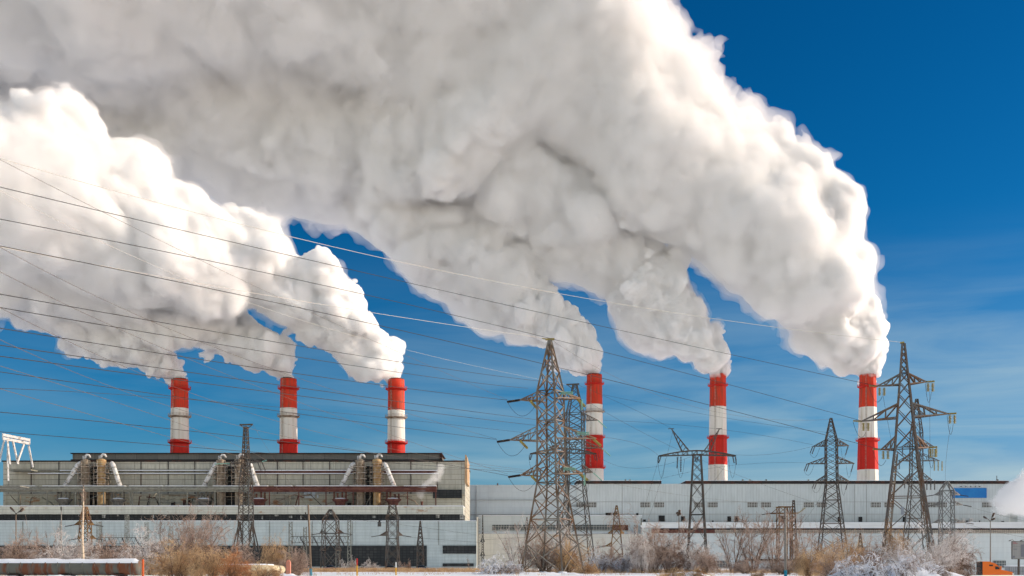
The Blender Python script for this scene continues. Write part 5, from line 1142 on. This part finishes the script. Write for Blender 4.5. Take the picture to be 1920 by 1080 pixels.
# ------------------------------------------------------------------ pipeline
def pipeline():
    D = 120; r = .80; root = empty('pipeline', (X(120, D), D, 0), 'thick rusty old pipeline with snow on top, at the bottom left', 'pipeline')
    zc = Z(1064.5, D); x0, x1 = X(-60, D), X(262, D)
    M_OLD = mat('rusty_grey_lagging', (.13, .13, .11), .8, c2=(.16, .06, .03), scale=.5, stretch=(1.6, .4, .3), lo=.48, hi=.56)
    mb = MB(); pts = [(x0+(x1-x0)*i/40, D, zc+.03*math.sin(i*1.7)) for i in range(41)]; mb.tube(pts, [r*(1+.02*math.sin(i*2.3)) for i in range(41)], 20); mb.build('lagging', M_OLD, root, smooth=True)
    for i in range(14):
        x = x0+(x1-x0)*(i+.5)/14; mb = MB(); mb.lathe((x, D, zc), [(r+.01, -.05), (r+.06, -.05), (r+.06, .05), (r+.01, .05)], 20, axis=(1, 0, 0)); mb.build('strap', M_OLD, root)
    for px in (30, 128, 226):
        mb = MB(); x = X(px, D); mb.box(x-.55, x+.55, D-.7, D+.7, zc-r-.14, zc-r+.12); mb.box(x-.35, x+.35, D-.5, D+.5, -.1, zc-r-.14); mb.build('support', M_TAR, root)
    V, Fc = [], []; n = 90; k = 8
    for i in range(n+1):
        x = x0+(x1-x0)*i/n
        for j in range(k+1):
            a = R(38+104*j/k); nn = .16+.10*mnoise.noise(Vector((x*.7, a, 2))); e = math.sin(math.pi*j/k)
            rr = r+.02+nn*e*(1 if x < X(258, D) else .2); V.append((x, D+math.cos(a)*rr*1.03, zc+math.sin(a)*rr))
    Fc = [(i*(k+1)+j, (i+1)*(k+1)+j, (i+1)*(k+1)+j+1, i*(k+1)+j+1) for i in range(n) for j in range(k)]
    me = bpy.data.meshes.new('snow_cover'); me.from_pydata(V, [], Fc); me.polygons.foreach_set('use_smooth', [True]*len(Fc)); me.materials.append(M_SNOW)
    o = bpy.data.objects.new('snow_cover', me); col.objects.link(o); o.parent = root; o.matrix_parent_inverse = Matrix.Translation(root.location).inverted()
    D = 148; root = empty('pipeline', (X(490, D), D, 0), 'cream lagged pipe with snow on top, coming out right of the russet bush', 'pipeline')
    mb = MB(); z = Z(1067, D); mb.tube([(X(330, D), D+1, z), (X(455, D), D, z), (X(498, D), D, z), (X(512, D), D+1.5, z-.05), (X(516, D), D+4, z-.1)], .58, 18)
    mb.build('lagging', mat('cream_lagging', (.62, .53, .36), .75, c2=(.42, .32, .20), scale=.8), root, smooth=True)
    mb = MB(); mb.tube([(X(332, D), D+1.1, z+.42), (X(455, D), D+.1, z+.44), (X(496, D), D+.1, z+.43), (X(508, D), D+1.2, z+.38)], .30, 10); mb.build('snow_cover', M_SNOW, root, smooth=True)
pipeline()
def marker(px, D, y0, y1, w, cols, label, nm='marker_post', cat='post', grp=None):
    zb = max(0, Z(y1, D)); root = empty(nm, (X(px, D), D, 0), label, cat, grp); z = [0]+[Z(y, D) for y, _ in reversed(cols[1:])]+[Z(y0, D)]
    cs = [c for _, c in reversed(cols)]; x = X(px, D)
    for i, c in enumerate(cs):
        mb = MB(); mb.box(x-w/2, x+w/2, D-w/2, D+w/2, z[i]-(.1 if i == 0 else 0), z[i+1]); 
        if i == len(cs)-1: mb.lathe((x, D, z[i+1]), [(w*.68, 0), (w*.35, w*.5), (.01, w*.6)], 4, rot=R(45))
        mb.build('painted_section', c, root)
MO = mat('orange_paint', (.75, .13, .03), .6, c2=(.55, .12, .04), scale=4); MY = mat('yellow_paint', (.75, .38, .02), .6); MR = mat('red_paint', (.5, .02, .015), .6); MS = mat('salmon_painted_block', (.62, .22, .14), .8, c2=(.5, .24, .18), scale=3); MW = mat('white_paint', (.75, .75, .72), .6)
marker(268, 112, 1050, 1082, .17, [(1050, MO)], 'thin bright orange stake in front of the end of the old pipeline')
marker(541, 150, 1054, 1078, .55, [(1054, MS)], 'stout salmon coloured block post left of the wooden pole')
marker(669.5, 170, 1048, 1078, .2, [(1048, MR), (1060, MY)], 'marker post with red top and yellow body')
marker(742.5, 175, 1055, 1077, .2, [(1055, MW), (1064, MY)], 'marker post with white top and yellow body')

# ------------------------------------------------------------------ cars on the road
def wheel(root, x, y, r, w):
    mb = MB(); mb.lathe((x, y, r), [(r*.62, -w/2), (r*.95, -w/2), (r, -w/3), (r, w/3), (r*.95, w/2), (r*.62, w/2)], 18, axis=(0, 1, 0)); o = mb.build('wheel', mat('tyre_rubber', (.02, .02, .02), .9), root)
    mb = MB(); mb.lathe((x, y, r), [(.01, -w/2+.02), (r*.62, -w/2+.01), (r*.62, w/2-.01), (.01, w/2-.02)], 12, axis=(0, 1, 0)); q = mb.build('rim', mat('wheel_rim', (.4, .4, .4), .4, .7), None)
    q.parent = o; q.matrix_parent_inverse = root.matrix_parent_inverse.copy(); 
def prism(mb, prof, y0, y1, inset=0.0, mi=0):
    """side outline extruded across the width; points (x, z, inset) pull in towards the middle"""
    n = len(prof); A = [(p[0], y0+(p[2] if len(p) > 2 else 0), p[1]) for p in prof]; B = [(p[0], y1-(p[2] if len(p) > 2 else 0), p[1]) for p in prof]
    mb.add(A+B, [tuple(range(n)), tuple(reversed(range(n, 2*n)))]+[((i+1) % n, i, n+i, n+(i+1) % n) for i in range(n)], mi)
def car(px, D, c, label, facing=1):
    root = empty('parked_car', (0, 0, 0), label, 'car', 'cars on the road behind the dry grass'); f = facing
    paint = mat('car_paint_%s' % c[0], c[1], .35)
    lower = [(-2.15, .3), (2.15, .3), (2.2, .55), (2.12, .78, .04), (1.1, .92, .08), (-1.65, .95, .08), (-2.15, .88, .05), (-2.2, .55)]
    mb = MB(); prism(mb, [(p[0]*f,)+tuple(p[1:]) for p in (lower if f > 0 else lower[::-1])], -.87, .87); mb.build('body', paint, root)
    cab = [(-1.6, .94, .1), (1.0, .90, .1), (.35, 1.36, .26), (-.2, 1.44, .28), (-.95, 1.41, .28)]
    mb = MB(); prism(mb, [(p[0]*f,)+tuple(p[1:]) for p in (cab if f > 0 else cab[::-1])], -.87, .87); mb.build('cabin_glass', mat('dark_car_glass', (.02, .025, .03), .15), root)
    mb = MB(); rf = [(.38, 1.36, .25), (-.2, 1.45, .27), (-.98, 1.42, .27), (-.98, 1.46, .28), (-.2, 1.49, .29), (.36, 1.40, .27)]; prism(mb, [(p[0]*f,)+tuple(p[1:]) for p in (rf if f > 0 else rf[::-1])], -.87, .87); mb.build('roof', paint, root)
    for x in (-1.3, 1.35):
        for y in (-.78, .78): wheel(root, x*f, y, .31, .2)
    for y in (-.6, .6):
        mb = MB(); mb.box(f*2.12, f*2.2, y-.18, y+.18, .58, .72); mb.build('headlight', MW, root)
        mb = MB(); mb.box(-f*2.2, -f*2.13, y-.18, y+.18, .62, .8); mb.build('tail_light', MR, root)
    root.location = (X(px, D), D, .12); root.rotation_euler.z = R(rnd.uniform(-2, 2))
for a in ((622, 293, ('blue', (.03, .07, .18)), 'dark blue car left of the red topped marker post', 1), (688, 291, ('teal', (.03, .07, .08)), 'dark teal car just right of the red topped marker post', 1),
          (730, 296, ('black', (.02, .02, .025)), 'black car touching the white topped marker post', -1), (788, 293, ('steel_blue', (.05, .10, .18)), 'steel blue car right of the white topped marker post', -1)): car(*a)
def truck():
    D = 228; x = X(1838, D); gz = ground_z(x+3, D); root = empty('truck', (x, D, gz), 'bright orange long nosed truck cab at the bottom right corner', 'truck')
    OR = mat('orange_truck_paint', (.78, .16, .015), .35); BK = mat('black_trim', (.02, .02, .02), .6); H = Z(1052.5, D)-gz; k = H/3.95
    pr = [(0, .9), (0, 3.75), (.15, 3.93, .05), (1.4, 3.9, .1), (2.6, 3.55, .12), (3.35, 2.95, .12), (3.65, 2.25, .05), (5.7, 1.85, .12), (6.3, 1.7, .16), (6.5, 1.2, .12), (6.5, .6, .05), (4.9, .6), (4.7, 1.1), (3.9, 1.1), (3.7, .7), (1.2, .7)]
    mb = MB(); prism(mb, [(x+p[0]*k, gz+p[1]*k)+tuple(p[2:]) for p in reversed(pr)], D-1.2, D+1.2); mb.build('cab', OR, root)
    mb = MB(); mb.box(x-.32, x-.01, D-1.15, D+1.15, gz+1.0*k, gz+3.85*k); mb.build('rear_fairing', BK, root)
    mb = MB(); prism(mb, [(x+p[0]*k, gz+p[1]*k) for p in ((1.35, 3.25), (2.1, 3.25), (2.1, 2.95), (1.35, 2.95))][::-1], D-1.23, D-1.19); mb.build('sleeper_window', BK, root)
    mb = MB(); prism(mb, [(x+p[0]*k, gz+p[1]*k) for p in ((2.6, 2.9), (3.2, 2.85), (3.5, 2.3), (2.6, 2.3))][::-1], D-1.23, D-1.19); mb.build('side_window', mat('dark_car_glass', (.02, .025, .03), .15), root)
    mb = MB(); prism(mb, [(x+p[0]*k, gz+p[1]*k) for p in ((2.75, 3.48), (3.38, 2.95), (3.68, 2.3), (3.74, 2.3), (3.44, 2.98), (2.80, 3.52))][::-1], D-1.0, D+1.0); mb.build('windscreen', MAT['dark_car_glass'], root)
    mb = MB(); mb.box(x+3.5*k, x+3.75*k, D-1.6, D-1.35, gz+2.25*k, gz+2.95*k); mb.bar((x+3.6*k, D-1.4, gz+2.6*k), (x+3.4*k, D-1.15, gz+2.6*k), .06); mb.build('mirror', OR, root)
    mb = MB(); mb.tube([(x+2.0*k, D-1.0, gz+.85*k), (x+3.4*k, D-1.0, gz+.85*k)], .34, 14); mb.build('fuel_tank', mat('wheel_rim', (.4, .4, .4), .4, .7), root)
    mb = MB(); mb.box(x-2.4, x+5.5*k, D-.45, D+.45, gz+.62*k, gz+.9*k); mb.build('chassis', BK, root)
    mb = MB(); mb.box(x+6.45*k, x+6.8*k, D-1.2, D+1.2, gz+.4, gz+.95*k); mb.build('bumper', MW, root)
    mb = MB(); mb.box(x+6.2*k, x+6.52*k, D-1.12, D-.85, gz+1.15*k, gz+1.45*k); mb.build('headlight', MW, root)
    old = root.matrix_parent_inverse
    for wx in (-1.7, -.2, 5.1*k+.2):
        for y in (-.98, .98):
            mb = MB(); c = (x+wx if wx < 1 else x+4.3*k, D+y, gz+.52); mb.lathe(c, [(.3, -.15), (.5, -.15), (.52, -.1), (.52, .1), (.5, .15), (.3, .15)], 18, axis=(0, 1, 0)); o = mb.build('wheel', MAT['tyre_rubber'], root)
            mb = MB(); mb.lathe(c, [(.01, -.12), (.3, -.13), (.3, .13), (.01, .12)], 12, axis=(0, 1, 0)); q = mb.build('rim', MAT['wheel_rim'], None); q.parent = o; q.matrix_parent_inverse = o.matrix_parent_inverse.copy()
truck()
def billboard():
    D = 255; root = empty('billboard', (X(1918, D), D, ground_z(X(1918, D), D)), 'pale grey billboard with lamp arms at the right edge', 'billboard')
    m = panel_mat('faded_poster', (.34, .33, .31), (.30, .30, .29), 2.2, 3.0, (.22, .22, .21), .3, jw=.03)
    mb = MB(); mb.pbox(1897.5, 1945, 1014.5, 1048.5, D, .35); mb.build('board', M_STEELD, root)
    mb = MB(); mb.pbox(1898.3, 1944, 1015.3, 1047.6, D-.03, .028); mb.build('poster', m, root)
    MP = mat('faded_pink_print', (.34, .14, .15), .8); MG = mat('grey_print', (.19, .19, .21), .8)
    for (a, b, y0, y1, mm) in ((1899, 1905, 1016, 1017.3, MP), (1899, 1908, 1018.4, 1019.6, MP), (1900, 1907, 1029, 1030.4, MG), (1899, 1903, 1042, 1046, MG), (1914, 1930, 1021, 1044, MG)):
        mb = MB(); mb.pbox(a, b, y0, y1, D-.05, .018); mb.build('print_block', mm, root)
    for px in (1912, 1930):
        mb = MB(); mb.box(X(px, D)-.18, X(px, D)+.18, D+.38, D+.72, ground_z(X(px, D), D)-.2, Z(1047, D)); mb.build('leg', M_STEELD, root)
    for px in (1890, 1911, 1930):
        mb = MB(); mb.tube([at(px+12, 1014, D)+V3(0, .2, 0), at(px+6, 1012, D)+V3(0, -.6, 0), at(px, 1013, D)+V3(0, -1.3, 0)], .05, 6); mb.bar(at(px, 1013, D)+V3(.1, -1.3, 0), at(px-3, 1014.5, D)+V3(0, -1.3, 0), .28, .16); mb.build('lamp_arm', M_STEELD, root)
billboard()
def kiosk():
    D = 300; x0, x1 = X(1893, D), X(1940, D); gz = ground_z(x1, D); root = empty('kiosk', ((x0+x1)/2, D, gz), 'grey ribbed metal kiosk behind the truck nose', 'kiosk')
    mb = MB(); mb.box(x0, x1, D, D+3, gz, Z(1062, D)); mb.build('wall', panel_mat('kiosk_ribs', (.30, .31, .32), (.26, .27, .28), .5, 8, (.15, .15, .16), .2, jw=.06), root)
    mb = MB(); mb.box(x0-.2, x1+.2, D-.2, D+3.2, Z(1062, D)+.003, Z(1060.4, D)); mb.build('roof', M_SNOW, root)
kiosk()

# ------------------------------------------------------------------ small steam puffs
thin = (steam_mat('wispy_steam', .05), steam_mat('fuller_steam', .16))
plume('steam_puff', [[(1858, 974, 2.5, 515), (1862, 966, 5, 515), (1872, 955, 11, 515), (1886, 946, 19, 515), (1902, 936, 24, 516), (1925, 925, 28, 517), (1960, 910, 36, 518), (2000, 895, 42, 520)], [(1870, 938, 14, 516), (1900, 920, 18, 516)]], .45, 31, thin,
      'low steam puff drifting in front of the white hall at the right edge', 'steam puff', lams=(14, 7.5, 4, 2.2, 1.2), levels=((0, 0, 0, 0), (.3, 2, .3, 0)))
wisp2 = (steam_mat('faint_steam', .05), steam_mat('vent_steam', .14))
plume('steam_puff', [[(791, 944, 1.2, 471), (791, 938, 2.5, 471), (790, 930, 6, 471), (792, 918, 7, 471), (800, 908, 7, 471), (815, 898, 9, 472), (826, 886, 8, 473), (824, 874, 6, 474)]], .3, 32, wisp2,
      'small steam puff rising from the vent at the right end of the maroon trestle', 'steam puff', lams=(7.5, 4, 2.2, 1.2), levels=((0, 0, 0, 0), (.2, .6, .2, 0)))
root = empty('vent_pipe', at(791, 949, 471), 'short vent pipe under the small steam puff on the terrace', 'vent')
mb = MB(); mb.lathe(at(791, 949, 471), [(.45, 0), (.45, 1.6), (.62, 1.6), (.62, 2.0), (.35, 2.0), (.35, .2)], 14); mb.build('shaft', M_MAROON, root)
plumes()
bpy.context.view_layer.update()
